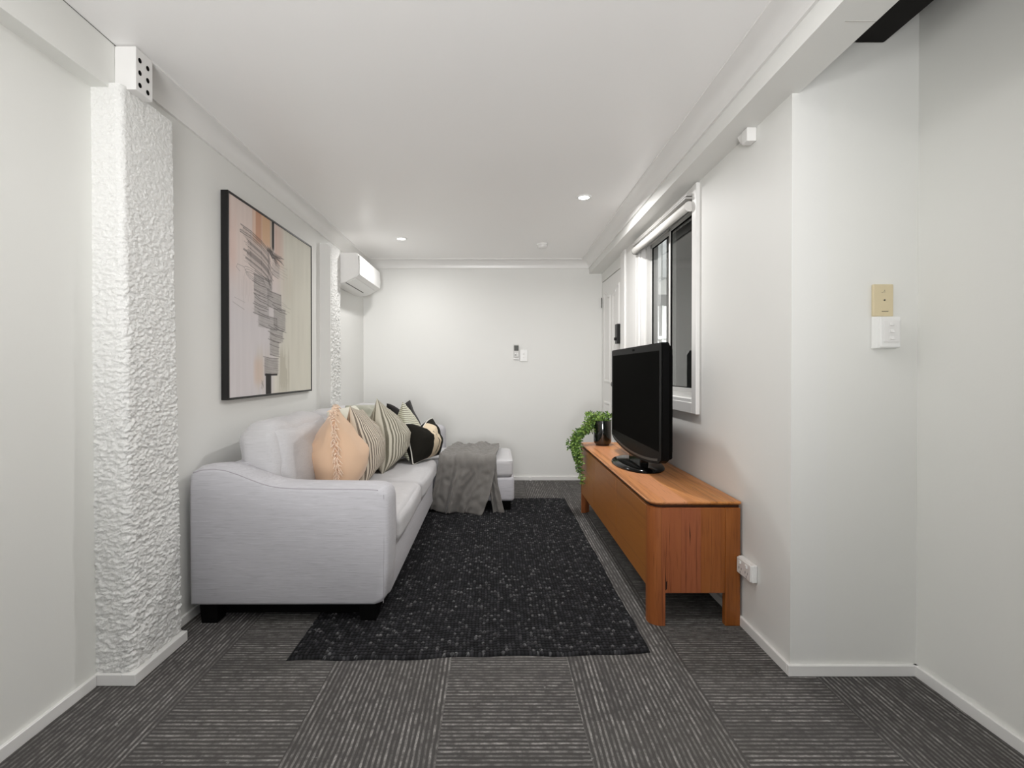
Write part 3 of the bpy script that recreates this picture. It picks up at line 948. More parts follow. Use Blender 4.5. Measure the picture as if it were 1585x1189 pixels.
# ------------------------------------------------------------------ rug
def make_rug():
    c00, c10 = Vector((-0.790, 1.868)), Vector((0.606, 1.922))      # near left, near right
    c01, c11 = Vector((-0.790, 4.22)), Vector((0.598, 4.235))
    nu, nv = 400, 660
    u = np.linspace(0, 1, nu)[None, :].repeat(nv, 0)
    v = np.linspace(0, 1, nv)[:, None].repeat(nu, 1)
    P = ((1 - u) * (1 - v))[..., None] * np.array(c00) + (u * (1 - v))[..., None] * np.array(c10) + ((1 - u) * v)[..., None] * np.array(c01) + (u * v)[..., None] * np.array(c11)
    pu, pv = u * 1.39, v * 2.35
    r = np.random.default_rng(3)
    cu, cvv = 0.0150, 0.0185          # loop size
    pvw = pv + 0.0022 * np.sin(pu * 37) + 0.0015 * np.sin(pu * 90 + pv * 13)
    row = np.floor(pvw / cvv)
    fu = pu / cu + 0.12 * np.sin(pv * 9) + 0.10 * np.sin(pv * 41 + pu * 5)
    iu = np.floor(fu).astype(int); iv = row.astype(int)
    a = fu - iu - .5; b = pvw / cvv - row - .5
    lump = np.clip(1 - (2 * a) ** 2 * 0.9, 0, 1) ** .5 * np.clip(1 - (2 * b) ** 2 * .95, 0, 1) ** .5
    hsh = r.random((400, 400)); hs2 = r.random((400, 400))
    hh = hsh[iv % 400, iu % 400]; h2 = hs2[iv % 400, iu % 400]
    z = 0.0040 + 0.0115 * lump * (0.55 + .45 * hh) + 0.0015 * np.sin(pv * 11) * np.sin(pu * 6)
    # soft rolled border
    edge = np.minimum(np.minimum(pu, 1.39 - pu), np.minimum(pv, 2.35 - pv))
    z *= np.clip(edge / 0.008, 0.05, 1)
    wob = 0.006 * np.sin(pu * 9 + 1) + 0.004 * np.sin(pu * 23)
    P[..., 1] += wob * np.clip(1 - v * 6, 0, 1)
    P[..., 0] += (0.003 * np.sin(pv * 8) + 0.0015 * np.sin(pv * 31)) * np.clip((u - .9) * 10, 0, 1)
    base = np.array([[.044, .044, .048]]) * np.ones((nv, nu, 1))
    tone = (0.55 + .95 * hh * hh)[..., None] * base
    sub = r.random((nv, nu))
    light = (h2 > .84) & (sub > .35)
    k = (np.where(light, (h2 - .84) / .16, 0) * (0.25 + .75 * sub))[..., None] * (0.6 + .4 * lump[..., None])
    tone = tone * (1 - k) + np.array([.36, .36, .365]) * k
    tone *= (0.06 + 1.0 * lump ** 1.7)[..., None]  # shade between the loops painted into the yarn colour
    co = np.concatenate([P, z[..., None]], -1).reshape(-1, 3)
    ii = np.arange(nv * nu).reshape(nv, nu)
    q = np.stack([ii[:-1, :-1], ii[:-1, 1:], ii[1:, 1:], ii[1:, :-1]], -1).reshape(-1, 4)
    me = bpy.data.meshes.new('area_rug')
    me.vertices.add(len(co)); me.vertices.foreach_set('co', co.astype(np.float32).ravel())
    me.loops.add(q.size); me.loops.foreach_set('vertex_index', q.astype(np.int32).ravel())
    me.polygons.add(len(q)); me.polygons.foreach_set('loop_start', np.arange(0, q.size, 4, dtype=np.int32))
    me.polygons.foreach_set('loop_total', np.full(len(q), 4, np.int32))
    me.update(); me.validate()
    me.polygons.foreach_set('use_smooth', [True] * len(me.polygons))
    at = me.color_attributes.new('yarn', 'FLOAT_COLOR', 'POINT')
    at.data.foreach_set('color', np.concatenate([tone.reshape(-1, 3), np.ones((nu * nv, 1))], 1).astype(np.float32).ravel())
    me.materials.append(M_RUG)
    o = bpy.data.objects.new('area_rug', me); COL.objects.link(o)
    return tag(o, 'charcoal black chunky loop wool rug with pale flecks on the carpet', 'rug')
rug = make_rug()

# ------------------------------------------------------------------ sofa
M_SEAM = plain('seam_thread_grey', (168, 164, 170), .9, .1)
SY0, SY1 = 2.130, 4.660
sofa = thing('chaise_sofa', 'light grey fabric chaise sofa against the left wall', 'sofa', (-0.9, 3.4, 0.0))
sb = wl(2.2) + 0.030            # back of the sofa
bm = bmesh.new()
box(bm, -1.225, -0.474, SY0 + .10, SY1 - .05, 0.085, 0.285, bev=0.02, seg=4)
box(bm, -0.80, 0.150, 3.838, 4.50, 0.085, 0.272, bev=0.024, seg=4)
for v_ in bm.verts:
    if v_.co.x < 0.0 and v_.co.x > -0.50 and v_.co.y < 3.8 : v_.co.x += 0.012 * math.sin((v_.co.z - .085) / .2 * PI)
finish('base', bm, M_SOFA, sofa, smooth='all')
finish('under_shade', B(-1.20, -.53, SY0 + .08, SY1 - .08, .020, .090), M_GAP, sofa)  # black box standing in for the deep shade under the sofa
finish('back', soft_box(-1.227, -1.12, SY0 + .10, SY1 - .05, 0.085, 0.675, 0.03, 0.004, 14, 0.0, 0.001), M_SOFA, sofa, smooth='all')
ARM = [(-1.314, .085), (-1.316, .30), (-1.316, .60), (-1.312, .645), (-1.298, .664), (-1.26, .674), (-1.21, .678), (-1.16, .672), (-1.11, .656), (-1.06, .636), (-1.01, .617),
       (-.965, .604), (-.92, .597), (-.86, .594), (-.70, .592), (-.55, .591), (-.503, .588), (-.478, .578), (-.464, .560), (-.457, .530), (-.455, .40), (-.458, .25), (-.468, .13), (-.488, .098), (-.52, .087)]
def arm(y0, y1, xmin=-9):
    bm = bmesh.new()
    w = y1 - y0
    secs = [(0.0, 0.016), (0.006, 0.006), (0.018, 0.0), (0.5 * w, -0.005), (w - 0.018, 0.0), (w - 0.006, 0.006), (w, 0.016)]
    cx, cz = -0.90, 0.33
    rings = []
    for dy, ins in secs:
        rg = []
        for k, (x, z) in enumerate([((x - -.455) * (1 if xmin < -5 else (xmin + .455) / (-1.316 + .455)) - .455, z) for x, z in ARM]):
            nx = -1 if x < -1.28 else (1 if x > -.52 else 0)
            nz_ = 1 if z > .55 else (-1 if z < .1 else 0)
            zz_ = z - nz_ * ins
            if ins < 0 and z > .55: zz_ = z + 0.010 * (1 - abs(2 * dy / w - 1) ** 2)
            bulge = 0.006 * math.sin(max(0, min(1, (z - .09) / .5)) * PI) * math.sin(max(0, min(1, (x + 1.31) / .85)) * PI)
            rg.append(bm.verts.new((x - nx * ins, y0 + dy - (0.0 if 0 < dy < w else 0), zz_)))
        rings.append(rg)
    for a, b in zip(rings[:-1], rings[1:]):
        for i in range(len(a)):
            bm.faces.new((a[i], a[(i + 1) % len(a)], b[(i + 1) % len(a)], b[i]))
    bm.faces.new(rings[0]); bm.faces.new(rings[-1])
    return bm
a1 = finish('arm', arm(SY0, SY0 + .182), M_SOFA, sofa, smooth=True)
bm = bmesh.new()
seam = [(x, SY0 + .0085, z - .006) for x, z in ARM if z > .585 and x > -1.31]
tube(bm, seam, 0.0030, 6)
finish('piping', bm, M_SEAM, a1, smooth=True)
bm = bmesh.new()
tube(bm, [(-.479, SY0 + .001, .10), (-.476, SY0 + .001, .35), (-.4775, SY0 + .003, .565)], 0.0016, 6)
finish('side_seam', bm, M_SEAM, a1, smooth=True)
finish('arm', arm(4.478, SY1, -1.235), M_SOFA, sofa, smooth=True)
for (y0, y1, sd) in ((2.316, 3.040, 1.0), (3.048, 3.822, 5.0)):
    c_ = finish('seat_cushion', soft_box(-1.13, -.447, y0, y1, .287, .418, .040, .020, 20, .012, .003, sd), M_SOFA2, sofa, smooth='all')
c_ = finish('chaise_cushion', soft_box(-1.13, .138, 3.836, 4.470, .274, .403, .026, .014, 22, .006, .002, 9.0), M_SOFA2, sofa, smooth='all')
bm = bmesh.new(); tube(bm, [(-.44, 3.842, .392), (.122, 3.842, .392), (.136, 3.856, .392), (.136, 4.45, .392)], .0035, 6)
finish('piping', bm, M_SOFA2, c_, smooth=True)
def back_cushion(y0, y1, top, sd, x0=-1.165, x1=-.955):
    bm = soft_box(x0, x1, y0, y1, .42, top, .07, .022, 20, .038, .012, sd)
    for v_ in bm.verts:
        h_ = (v_.co.z - .42) / .4
        v_.co.x -= 0.055 * h_                      # leans onto the back
        v_.co.z -= 0.018 * (1 - math.cos((v_.co.y - y0) / (y1 - y0) * 2 * PI)) * 0.25 * h_
        if h_ > .6: v_.co.z += .012 * mnoise.noise(Vector((v_.co.y * 7 + sd, v_.co.x * 7, 0)))
    return finish('back_cushion', bm, M_SOFA2, sofa, smooth='all')
b1 = back_cushion(2.325, 3.03, .838, 2.0)
bm = bmesh.new(); tube(bm, [(-.985, 2.345, .46), (-1.0, 2.342, .58), (-1.015, 2.345, .70), (-1.035, 2.36, .79)], .004, 6)
finish('piping', bm, M_SOFA2, b1, smooth=True)
back_cushion(3.04, 3.82, .825, 6.0)
back_cushion(3.84, 4.47, .80, 8.0)
for (x, y) in ((-1.24, 2.19), (-.55, 2.19), (-1.17, 4.6), (.085, 3.90), (.085, 4.42), (-.55, 4.6)):
    bm = bmesh.new()
    s0, s1 = .034, .040
    zb = 0.012 if -.79 < x < .60 and 1.9 < y < 4.2 else 0.0
    hexa(bm, [(x - s0, y - s0, zb), (x + s0, y - s0, zb), (x + s0, y + s0, zb), (x - s0, y + s0, zb),
              (x - s1, y - s1, .088), (x + s1, y - s1, .088), (x + s1, y + s1, .088), (x - s1, y + s1, .088)])
    finish('leg', bm, M_GAP, sofa)

# ------------------------------------------------------------------ scatter cushions
def cover(name, rgb, rough=0.9, sheen=0.2, fine=350, amp=0.08):
    n = NT(name); c = n.coord()
    f = n.noise(c, fine, 3); g = n.noise(c, 9, 2)
    b = lin(rgb)
    col = n.mix(n.math('MULTIPLY', n.math('ADD', f, g), .5), tuple(x * (1 - amp) for x in b[:3]) + (1,), tuple(min(1, x * (1 + amp)) for x in b[:3]) + (1,))
    n.bump(f, 0.2, 0.003)
    return n.out(col, rough, 0.2, sheen=sheen)
def ticking(name, ground, stripe, count, width=0.34, axis=0):
    n = NT(name)
    uv = n.sep(n.coord('UV'))
    c = n.coord()
    f = n.math('FRACT', n.math('MULTIPLY', uv[axis], float(count)))
    s = n.math('ABSOLUTE', n.math('SUBTRACT', f, 0.5))
    k = n.maprange(s, width / 2 - .05, width / 2 + .05, 1.0, 0.0)
    wv = n.noise(c, 420, 2)
    k = n.math('MULTIPLY', k, n.maprange(wv, .2, .6, .65, 1.0))
    col = n.mix(k, lin(ground), lin(stripe))
    n.bump(wv, 0.2, 0.003)
    return n.out(col, 0.9, 0.15)
M_PEACH = cover('peach_cotton', (226, 192, 162), amp=.05)
M_TICK = ticking('grey_ticking', (222, 212, 196), (112, 102, 92), 27, .48)
M_TICK2 = ticking('sage_ticking', (210, 205, 190), (106, 102, 88), 24, .46)
M_TICK3 = ticking('pale_ticking', (224, 224, 206), (128, 126, 110), 30, .30, axis=1)
M_BLK = cover('black_linen', (30, 28, 28), amp=.2)
M_CREAM = cover('cream_cotton', (228, 226, 212))
M_SAGE = cover('sage_velvet', (168, 168, 154), .8, .5)

def scatter(name, label, mat, loc, w, h, T, yaw, tilt, roll=0.0, **kw):
    bm, border = pillow_mesh(w, h, T, **kw)
    o = finish(name, bm, mat, None, smooth='all')
    o.location = loc
    o.rotation_euler = (Matrix.Rotation(R(yaw), 3, 'Z') @ Matrix.Rotation(R(tilt), 3, 'X') @ Matrix.Rotation(R(roll), 3, 'Y')).to_euler()
    o['_local'] = True
    tag(o, label, 'cushion', 'scatter cushions on the sofa')
    return o, border

p1, bd = scatter('scatter_cushion', 'peach cushion with fringed edge beside the near sofa arm', M_PEACH, (-.868, 2.745, .655), .47, .47, .160, 106, -4, 0, seed=1.0, power=.62, pinch=.03, dia=.85)
bm = bmesh.new()
rf = random.Random(5)
pts = bd(46)
for k, p in enumerate(pts):
    for q in range(3):
        d = p.normalized()
        s = p + Vector((rf.uniform(-.006, .006), rf.uniform(-.012, .012), rf.uniform(-.006, .006)))
        e = s + Vector((d.x * .026, rf.uniform(-.020, .020), d.z * .012 - rf.uniform(.006, .036)))
        tube(bm, [s, (s + e) / 2 + Vector((d.x * .01, rf.uniform(-.006, .006), .004)), e], [.0032, .0028, .0018], 5)
finish('fringe', bm, cover('peach_fringe', (240, 216, 194)), p1, smooth=True)
scatter('scatter_cushion', 'beige and grey striped cushion tucked behind the peach cushion', M_TICK, (-.822, 3.08, .660), .47, .48, .135, 97, -9, 0, seed=3.0, pinch=.06, dia=.6, slope=.12)
scatter('scatter_cushion', 'olive grey striped cushion standing tallest in front of the black piped cushion', M_TICK2, (-.752, 3.43, .672), .46, .50, .165, 92, -4, 0, seed=5.0, pinch=.06, dia=.75, slope=.22)
scatter('scatter_cushion', 'pale finely striped cushion with one corner up between the black cushion corners', M_TICK3, (-.665, 3.76, .640), .42, .43, .11, 98, -6, 6, seed=7.0, pinch=.08, dia=.7)
scatter('scatter_cushion', 'plain black square cushion at the back of the row', M_BLK, (-.765, 4.12, .612), .45, .46, .14, 76, -8, 0, seed=9.0, chop=.10, pinch=.08, dia=.3)
scatter('scatter_cushion', 'plump cream cushion against the sofa back behind the peach cushion', M_CREAM, (-.960, 3.27, .668), .40, .38, .11, 84, -14, 0, seed=11.0, pinch=.02, power=.4)
scatter('scatter_cushion', 'crumpled sage velvet cushion against the sofa back', M_SAGE, (-.945, 3.76, .625), .46, .42, .13, 66, -12, 4, seed=13.0, pinch=-.02, wr=.03, power=.4)
# lumbar cushion: black with cream band and white piping
n = NT('black_band_cover')
uv = n.sep(n.coord('UV'))
band = n.math('MULTIPLY', n.math('GREATER_THAN', uv[0], .38), n.math('LESS_THAN', uv[0], .70))
front = n.sep(n.coord())[1]
band = n.math('MULTIPLY', band, n.math('LESS_THAN', front, 0.0))
sq = n.math('ADD', .55, n.math('MULTIPLY', n.math('SINE', n.math('MULTIPLY', uv[1], 5.2)), .06))
ln = n.math('LESS_THAN', n.math('ABSOLUTE', n.math('SUBTRACT', uv[0], sq)), .016)
ln = n.math('MULTIPLY', ln, n.math('MULTIPLY', n.math('LESS_THAN', uv[1], .76), n.math('GREATER_THAN', uv[1], .1)))
wv = n.noise(n.coord(), 380, 2)
blackc = n.mix(wv, lin((22, 21, 18)), lin((38, 36, 30)))
col = n.mix(band, blackc, n.mix(wv, lin((214, 196, 168)), lin((232, 216, 190))))
col = n.mix(n.math('MULTIPLY', band, ln), col, lin((30, 27, 24)))
n.bump(wv, .2, .003)
M_LUMB = n.out(col, .85, .15)
lb, bd = scatter('scatter_cushion', 'small black oblong cushion with cream band and white piped edge, front of the row', M_LUMB, (-.535, 3.715, .578), .44, .29, .115, 71, -13, 0, seed=15.0, pinch=.05, chop=.055)
bm = bmesh.new()
pts = bd(24)
tube(bm, pts + [pts[0]], .0045, 6, cap=False)
finish('piping', bm, cover('white_piping', (225, 222, 214)), lb, smooth=True)

# ------------------------------------------------------------------ throw over the chaise
n = NT('grey_linen_throw'); c = n.coord()
wv = n.noise(n.mapping(c, (500, 500, 120)), 1.0, 2); g = n.noise(c, 90, 3)
col = n.mix(n.math('MULTIPLY', n.math('ADD', wv, g), .5), lin((116, 113, 110)), lin((132, 129, 125)))
n.bump(wv, .35, .003)
M_THROW = n.out(col, .92, .12, sheen=.25)
def throw_sheet(bm, x0t, x1t, x0b, x1b, ytop, zend, amp, off, seed, ns=70, nt=90, skew=0.0, sag=0.0):
    yf = 3.836            # front of the chaise
    ztop = .412
    Ltop = ytop - yf
    L = Ltop + .03 + (ztop - zend)
    g = []
    for j in range(nt + 1):
        t = j / nt * L
        row = []
        for i in range(ns + 1):
            s = i / ns
            hang = 0.0
            r = .03
            tt = t
            if tt < Ltop - r:
                y, z = ytop - tt, ztop; nrm = Vector((0, 0, 1))
            elif tt < Ltop - r + r * PI / 2:
                a = (tt - (Ltop - r)) / r
                y, z = yf + r - r * math.sin(a), ztop - r + r * math.cos(a); nrm = Vector((0, -math.sin(a), math.cos(a)))
            else:
                d = tt - (Ltop - r + r * PI / 2)
                y, z = yf, ztop - r - d; nrm = Vector((0, -1, 0)); hang = d
            fr_ = t / L
            fe = fr_ + (fr_ ** 3 - fr_) * s
            x = (x0t + (x1t - x0t) * s) * (1 - fe) + (x0b + (x1b - x0b) * s) * fe
            w_ = s * 11 + seed + 2.6 * fr_ + 1.6 * mnoise.noise(Vector((s * 2.2 + seed, fr_ * 2.2, 5)))
            fold = math.sin(w_) * .62 + abs(math.sin(w_ * 1.43 + 1.0)) * .5 - .25 + .35 * mnoise.noise(Vector((s * 7 + seed, fr_ * 4.0, 0)))
            a_ = amp * (0.55 + 0.9 * min(1, hang / .25))
            p = Vector((x, y, z)) + nrm * (off + a_ * (fold * .5 + .62))
            p += nrm * .010 * mnoise.noise(Vector((s * 14 + seed, t * 22, 3)))
            p.x += .012 * math.cos(s * 17 + seed + 1.5 * fr_) * min(1, .3 + hang * 3) + skew * hang
            if hang > 0:
                p.z += sag * (s - .5) * hang + .012 * mnoise.noise(Vector((s * 6 + seed, 0, 9))) * hang / .3
            row.append(bm.verts.new(p))
        g.append(row)
    for a, b in zip(g[:-1], g[1:]):
        for i in range(ns):
            bm.faces.new((a[i], a[i + 1], b[i + 1], b[i]))
bm = bmesh.new()
throw_sheet(bm, -.350, .034, -.478, -.105, 4.44, .060, .064, .018, 1.3, sag=-.05)
throw_sheet(bm, -.09, .010, -.035, .085, 4.0, .022, .018, .003, 4.2, ns=36, skew=.03, sag=-.12)
th = finish('throw_blanket', bm, M_THROW, None, smooth='all')
md = th.modifiers.new('solid', 'SOLIDIFY'); md.thickness = .004; md.offset = 1
tag(th, 'crumpled grey linen throw draped over the chaise end of the sofa', 'throw blanket')

# ------------------------------------------------------------------ timber sideboard
TX0, TX1, TY0, TY1, TZ = .666, 1.0555, 2.131, 3.885, .536
cab = thing('tv_sideboard', 'low honey timber sideboard on the right wall under the television', 'sideboard', (.86, 3.0, 0))
def rounded_rect(x0, x1, y0, y1, r, corners=(1, 0, 0, 1), k=8):
    """outline counter-clockwise from near front corner; corners: near-front, near-wall, far-wall, far-front"""
    out = []
    for (cx, cy, a0, on) in ((x0, y0, 180, corners[0]), (x1, y0, 270, corners[1]), (x1, y1, 0, corners[2]), (x0, y1, 90, corners[3])):
        if on:
            ox = cx + (r if cx == x0 else -r); oy = cy + (r if cy == y0 else -r)
            for q in range(k + 1):
                a = R(a0 + 90 * q / k)
                out.append((ox + r * math.cos(a), oy + r * math.sin(a)))
        else:
            out.append((cx, cy))
    return out
def slab(pts, z0, z1, bev=0.0):
    bm = bmesh.new()
    caps = extrude_profile(bm, pts, z0, z1, lambda p, t: Vector((p[0], p[1], t)))
    if bev:
        bmesh.ops.bevel(bm, geom=[e for f in caps for e in f.edges], offset=bev, segments=2, affect='EDGES')
    return bm
bm = bmesh.new(); rings = []
for ins, z in ((.020, .515), (.001, .5275), (0.0, .5285), (0.0, TZ - .0025), (.0025, TZ)):
    rings.append([bm.verts.new((x, y, z)) for x, y in rounded_rect(TX0 - .004 + ins, TX1 - ins * .2, TY0 - .003 + ins, TY1 + .003 - ins, .060 - ins)])
for a, b in zip(rings[:-1], rings[1:]):
    for i in range(len(a)):
        bm.faces.new((a[i], a[(i + 1) % len(a)], b[(i + 1) % len(b)], b[i]))
bm.faces.new(rings[0]); bm.faces.new(rings[-1])
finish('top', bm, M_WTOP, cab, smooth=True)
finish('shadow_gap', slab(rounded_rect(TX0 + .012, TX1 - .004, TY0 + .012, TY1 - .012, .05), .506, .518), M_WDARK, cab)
# end panels with integral legs
def end_panel(y_out, y_in):
    s = 1 if y_in > y_out else -1
    bm = bmesh.new()
    box(bm, TX0 + .055, TX1 - .066, min(y_out, y_in), max(y_out, y_in), .141, .508, bev=.0015, seg=1)
    return bm
def leg_front(y_out, s):
    """quarter-round front corner post"""
    r = .052; k = 10
    p = []
    for q in range(k + 1):
        a = R(180 + 90 * q / k)
        p.append((TX0 + r + r * math.cos(a), y_out + s * (r + r * math.sin(a))))
    p += [(TX0 + .066, y_out), (TX0 + .066, y_out + s * .028), (TX0 + .03, y_out + s * .06), (TX0, y_out + s * .06)]
    return p
for (yo, s) in ((TY0, 1), (TY1, -1)):
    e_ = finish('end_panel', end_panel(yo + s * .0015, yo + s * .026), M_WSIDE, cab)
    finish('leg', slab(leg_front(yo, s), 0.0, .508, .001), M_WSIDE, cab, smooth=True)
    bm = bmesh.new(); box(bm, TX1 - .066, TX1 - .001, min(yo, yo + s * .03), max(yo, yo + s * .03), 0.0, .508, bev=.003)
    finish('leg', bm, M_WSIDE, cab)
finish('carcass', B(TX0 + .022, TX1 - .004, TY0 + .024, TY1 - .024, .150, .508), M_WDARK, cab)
for (y0, y1) in ((TY0 + .061, 2.742), (2.745, 3.338), (3.341, TY1 - .061)):
    finish('door', B(TX0 + .002, TX0 + .021, y0, y1, .152, .505, bev=.0012, seg=1), M_WDOOR, cab)
# dark gum vein beside the near front leg
M_VEIN = plain('gum_vein_dark', (42, 20, 10), .5, .3)
for vein, dy in (([(.064, .205), (.0665, .152), (.0735, .160), (.0745, .195), (.070, .190), (.068, .225), (.0665, .30), (.0655, .30)], .0004),
                 ([(.0695, .28), (.071, .34), (.0722, .43), (.071, .36)], .0010),
                 ([(.084, .33), (.0855, .39), (.085, .44), (.084, .38)], .0012),
                 ([(.172, .34), (.174, .39), (.170, .45), (.170, .40)], .0012)):
    bm = bmesh.new()
    extrude_profile(bm, [(TX0 + a, z) for a, z in vein], TY0 + dy, TY0 + .004, lambda p, t: Vector((p[0], t, p[1])))
    finish('gum_vein', bm, M_VEIN, cab)

# ------------------------------------------------------------------ television
M_TVB = plain('gloss_black_plastic', (8, 8, 8), .12, .22, var=.05)
M_TVM = plain('matte_black_plastic', (10, 10, 10), .5, 0.02, var=.1)
M_TVF = plain('satin_black_plastic', (14, 14, 14), .4, .04, var=.05)
M_SCR = plain('lcd_panel', (24, 24, 23), .5, 0.0, var=.03, scale=2)
tv = thing('television', 'black flat screen television on an oval stand on the sideboard', 'television', (.85, 2.96, TZ))
VY0, VY1, VZ0, VZ1, VXF = 2.452, 3.500, .640, 1.238, .822
def tv_outline(inset=0.0, drop=.050):
    p = []
    y0, y1, z1 = VY0 + inset, VY1 - inset, VZ1 - inset
    zb = VZ0 + inset
    p += [(y0 + .008, z1), (y0, z1 - .008)]
    N_ = 24
    for k in range(N_ + 1):
        t_ = k / N_
        y = y0 + (y1 - y0) * t_
        z = zb - drop * (1 - (2 * t_ - 1) ** 2) ** 0.9
        if k == 0: p += [(y0, zb + .03), (y0 + .004, zb + .010)]
        elif k == N_: p += [(y1 - .004, zb + .010), (y1, zb + .03)]
        else: p.append((y, z))
    p += [(y1, z1 - .008), (y1 - .008, z1)]
    return p
def tvx(p, t): return Vector((t, p[0], p[1]))
bm = bmesh.new()
caps = extrude_profile(bm, tv_outline(), VXF, VXF + .040, tvx)
bmesh.ops.bevel(bm, geom=[e for f in caps for e in f.edges], offset=.004, segments=2, affect='EDGES')
finish('bezel', bm, M_TVF, tv, smooth=True)
finish('screen', B(VXF - .0012, VXF + .004, VY0 + .040, VY1 - .040, VZ0 + .050, VZ1 - .040), M_SCR, tv)
bm = bmesh.new()       # rear housing with sloped shoulders
y0, y1 = VY0 + .010, VY1 - .010
hexa(bm, [(VXF + .038, y0, VZ0 + .01), (VXF + .038, y1, VZ0 + .01), (VXF + .038, y1, VZ1 - .004), (VXF + .038, y0, VZ1 - .004),
          (VXF + .105, y0 + .13, VZ0 + .03), (VXF + .105, y1 - .13, VZ0 + .03), (VXF + .105, y1 - .13, VZ1 - .06), (VXF + .105, y0 + .13, VZ1 - .06)])
hexa(bm, [(VXF + .038, y0 + .004, VZ0 + .012), (VXF + .038, y1 - .004, VZ0 + .012), (VXF + .038, y1 - .004, VZ1 - .004), (VXF + .038, y0 + .004, VZ1 - .004),
          (VXF + .062, y0 + .010, VZ0 + .016), (VXF + .062, y1 - .010, VZ0 + .016), (VXF + .062, y1 - .010, VZ1 - .03), (VXF + .062, y0 + .010, VZ1 - .03)])
bmesh.ops.bevel(bm, geom=bm.edges[:], offset=.004, segments=2, affect='EDGES')
finish('rear_housing', bm, M_TVM, tv, smooth=True)
bm = bmesh.new()       # speaker strip along the chin
p = [(y, z) for y, z in tv_outline(.010, .046) if z < VZ0 + .012]
q = [(y, z + .012) for y, z in p]
extrude_profile(bm, p + q[::-1], VXF - .003, VXF + .002, tvx)
finish('speaker_grille', bm, plain('speaker_mesh', (46, 47, 45), .35, .5), tv)
bm = bmesh.new(); box(bm, VXF - .002, VXF + .002, 2.93, 2.975, VZ1 - .026, VZ1 - .014, bev=.001)
finish('sensor_window', bm, M_GAP, tv)
bm = bmesh.new()
box(bm, VXF + .006, VXF + .055, 2.83, 3.08, TZ + .018, VZ0 - .02, bev=.008)
finish('neck', bm, M_TVB, tv)
bm = bmesh.new()
lathe(bm, [(.0, TZ + .030), (.35, TZ + .029), (.75, TZ + .024), (.92, TZ + .019), (.985, TZ + .012), (1.0, TZ + .006), (.985, TZ + .0005), (0.0, TZ + .0005)], .845, 2.955, 56, sx=.140, sy=.262, cap=False)
finish('stand_base', bm, M_TVB, tv, smooth=True)

# ------------------------------------------------------------------ potted trailing plant
PLX, PLY = .808, 3.735
plant = thing('potted_plant', 'trailing green fern in a black gloss pot at the far end of the sideboard', 'plant', (PLX, PLY, TZ))
bm = bmesh.new()
pr = .066
lathe(bm, [(.0, TZ + .012), (pr * .80, TZ + .012), (pr * .95, TZ + .020), (pr, TZ + .034), (pr * 1.01, TZ + .10), (pr, TZ + .178), (pr * .97, TZ + .186), (pr * .90, TZ + .186), (pr * .88, TZ + .165), (0, TZ + .165)], PLX, PLY, 40, cap=False)
finish('pot', bm, plain('black_green_glaze', (10, 16, 13), .10, .6, var=.2, coat=.6), plant, smooth=True)
bm = bmesh.new()
lathe(bm, [(0, TZ + .0004), (pr * .74, TZ + .0004), (pr * .78, TZ + .006), (pr * .80, TZ + .013), (0, TZ + .013)], PLX, PLY, 40, cap=False)
finish('foot_ring', bm, plain('pot_foot', (26, 26, 25), .12, .6), plant, smooth=True)
bm = bmesh.new()
lathe(bm, [(pr * .87, TZ + .166), (0.0, TZ + .174)], PLX, PLY, 24, cap=False)
finish('soil', bm, plain('potting_soil', (40, 30, 22), .95, .1, var=.4, scale=90, bump=.6), plant)
# stems and leaflets
stem_bm, leaf_bm = bmesh.new(), bmesh.new()
rp = random.Random(23)
def leaflet(bm, p, d, nrm, L):
    d = d.normalized(); s = d.cross(nrm)
    if s.length < 1e-4: return
    s.normalize(); nn = s.cross(d)
    mid = [p + d * L * t_ + nn * L * .10 * math.sin(t_ * PI) for t_ in (0, .35, .75, 1.0)]
    wd = [0.02, .25, .22, 0.01]
    c0 = [bm.verts.new(m_ - nn * L * .0) for m_ in mid]
    l0 = [bm.verts.new(m_ + s * L * w_ + nn * L * .07) for m_, w_ in zip(mid, wd)]
    r0 = [bm.verts.new(m_ - s * L * w_ + nn * L * .07) for m_, w_ in zip(mid, wd)]
    mi = rp.choice((0, 0, 1, 1, 2))
    for k in range(3):
        for f in (bm.faces.new((c0[k], c0[k + 1], l0[k + 1], l0[k])), bm.faces.new((r0[k], r0[k + 1], c0[k + 1], c0[k]))):
            f.material_index = mi; f.smooth = True
def stem(pts, n_leaf, Lf):
    P = [Vector(p) for p in pts]
    # Catmull-Rom through the points
    fine = []
    for i in range(len(P) - 1):
        p0, p1_, p2, p3 = P[max(i - 1, 0)], P[i], P[i + 1], P[min(i + 2, len(P) - 1)]
        for k in range(8):
            t_ = k / 8
            fine.append(.5 * ((2 * p1_) + (p2 - p0) * t_ + (2 * p0 - 5 * p1_ + 4 * p2 - p3) * t_ ** 2 + (-p0 + 3 * p1_ - 3 * p2 + p3) * t_ ** 3))
    fine.append(P[-1])
    tube(stem_bm, fine, [.0016 * (1 - .5 * i / len(fine)) for i in range(len(fine))], 5)
    for k in range(n_leaf):
        f = (.12 + .88 * k / n_leaf) * (len(fine) - 1.01)
        i = int(f); p = fine[i].lerp(fine[i + 1], f - i); d = (fine[i + 1] - fine[i]).normalized()
        s = d.cross(Vector((0.3, -1, 0.2))).normalized()
        for sg in (-1, 1):
            dd = (s * sg + d * .55 + Vector((rp.uniform(-.35, .35), rp.uniform(-.6, .35), rp.uniform(-.3, .3)))).normalized()
            leaflet(leaf_bm, p, dd, Vector((rp.uniform(-.4, .2), -1, rp.uniform(0, .9))).normalized(), Lf * rp.uniform(.7, 1.15))
top = TZ + .172
j = lambda a: rp.uniform(-a, a)
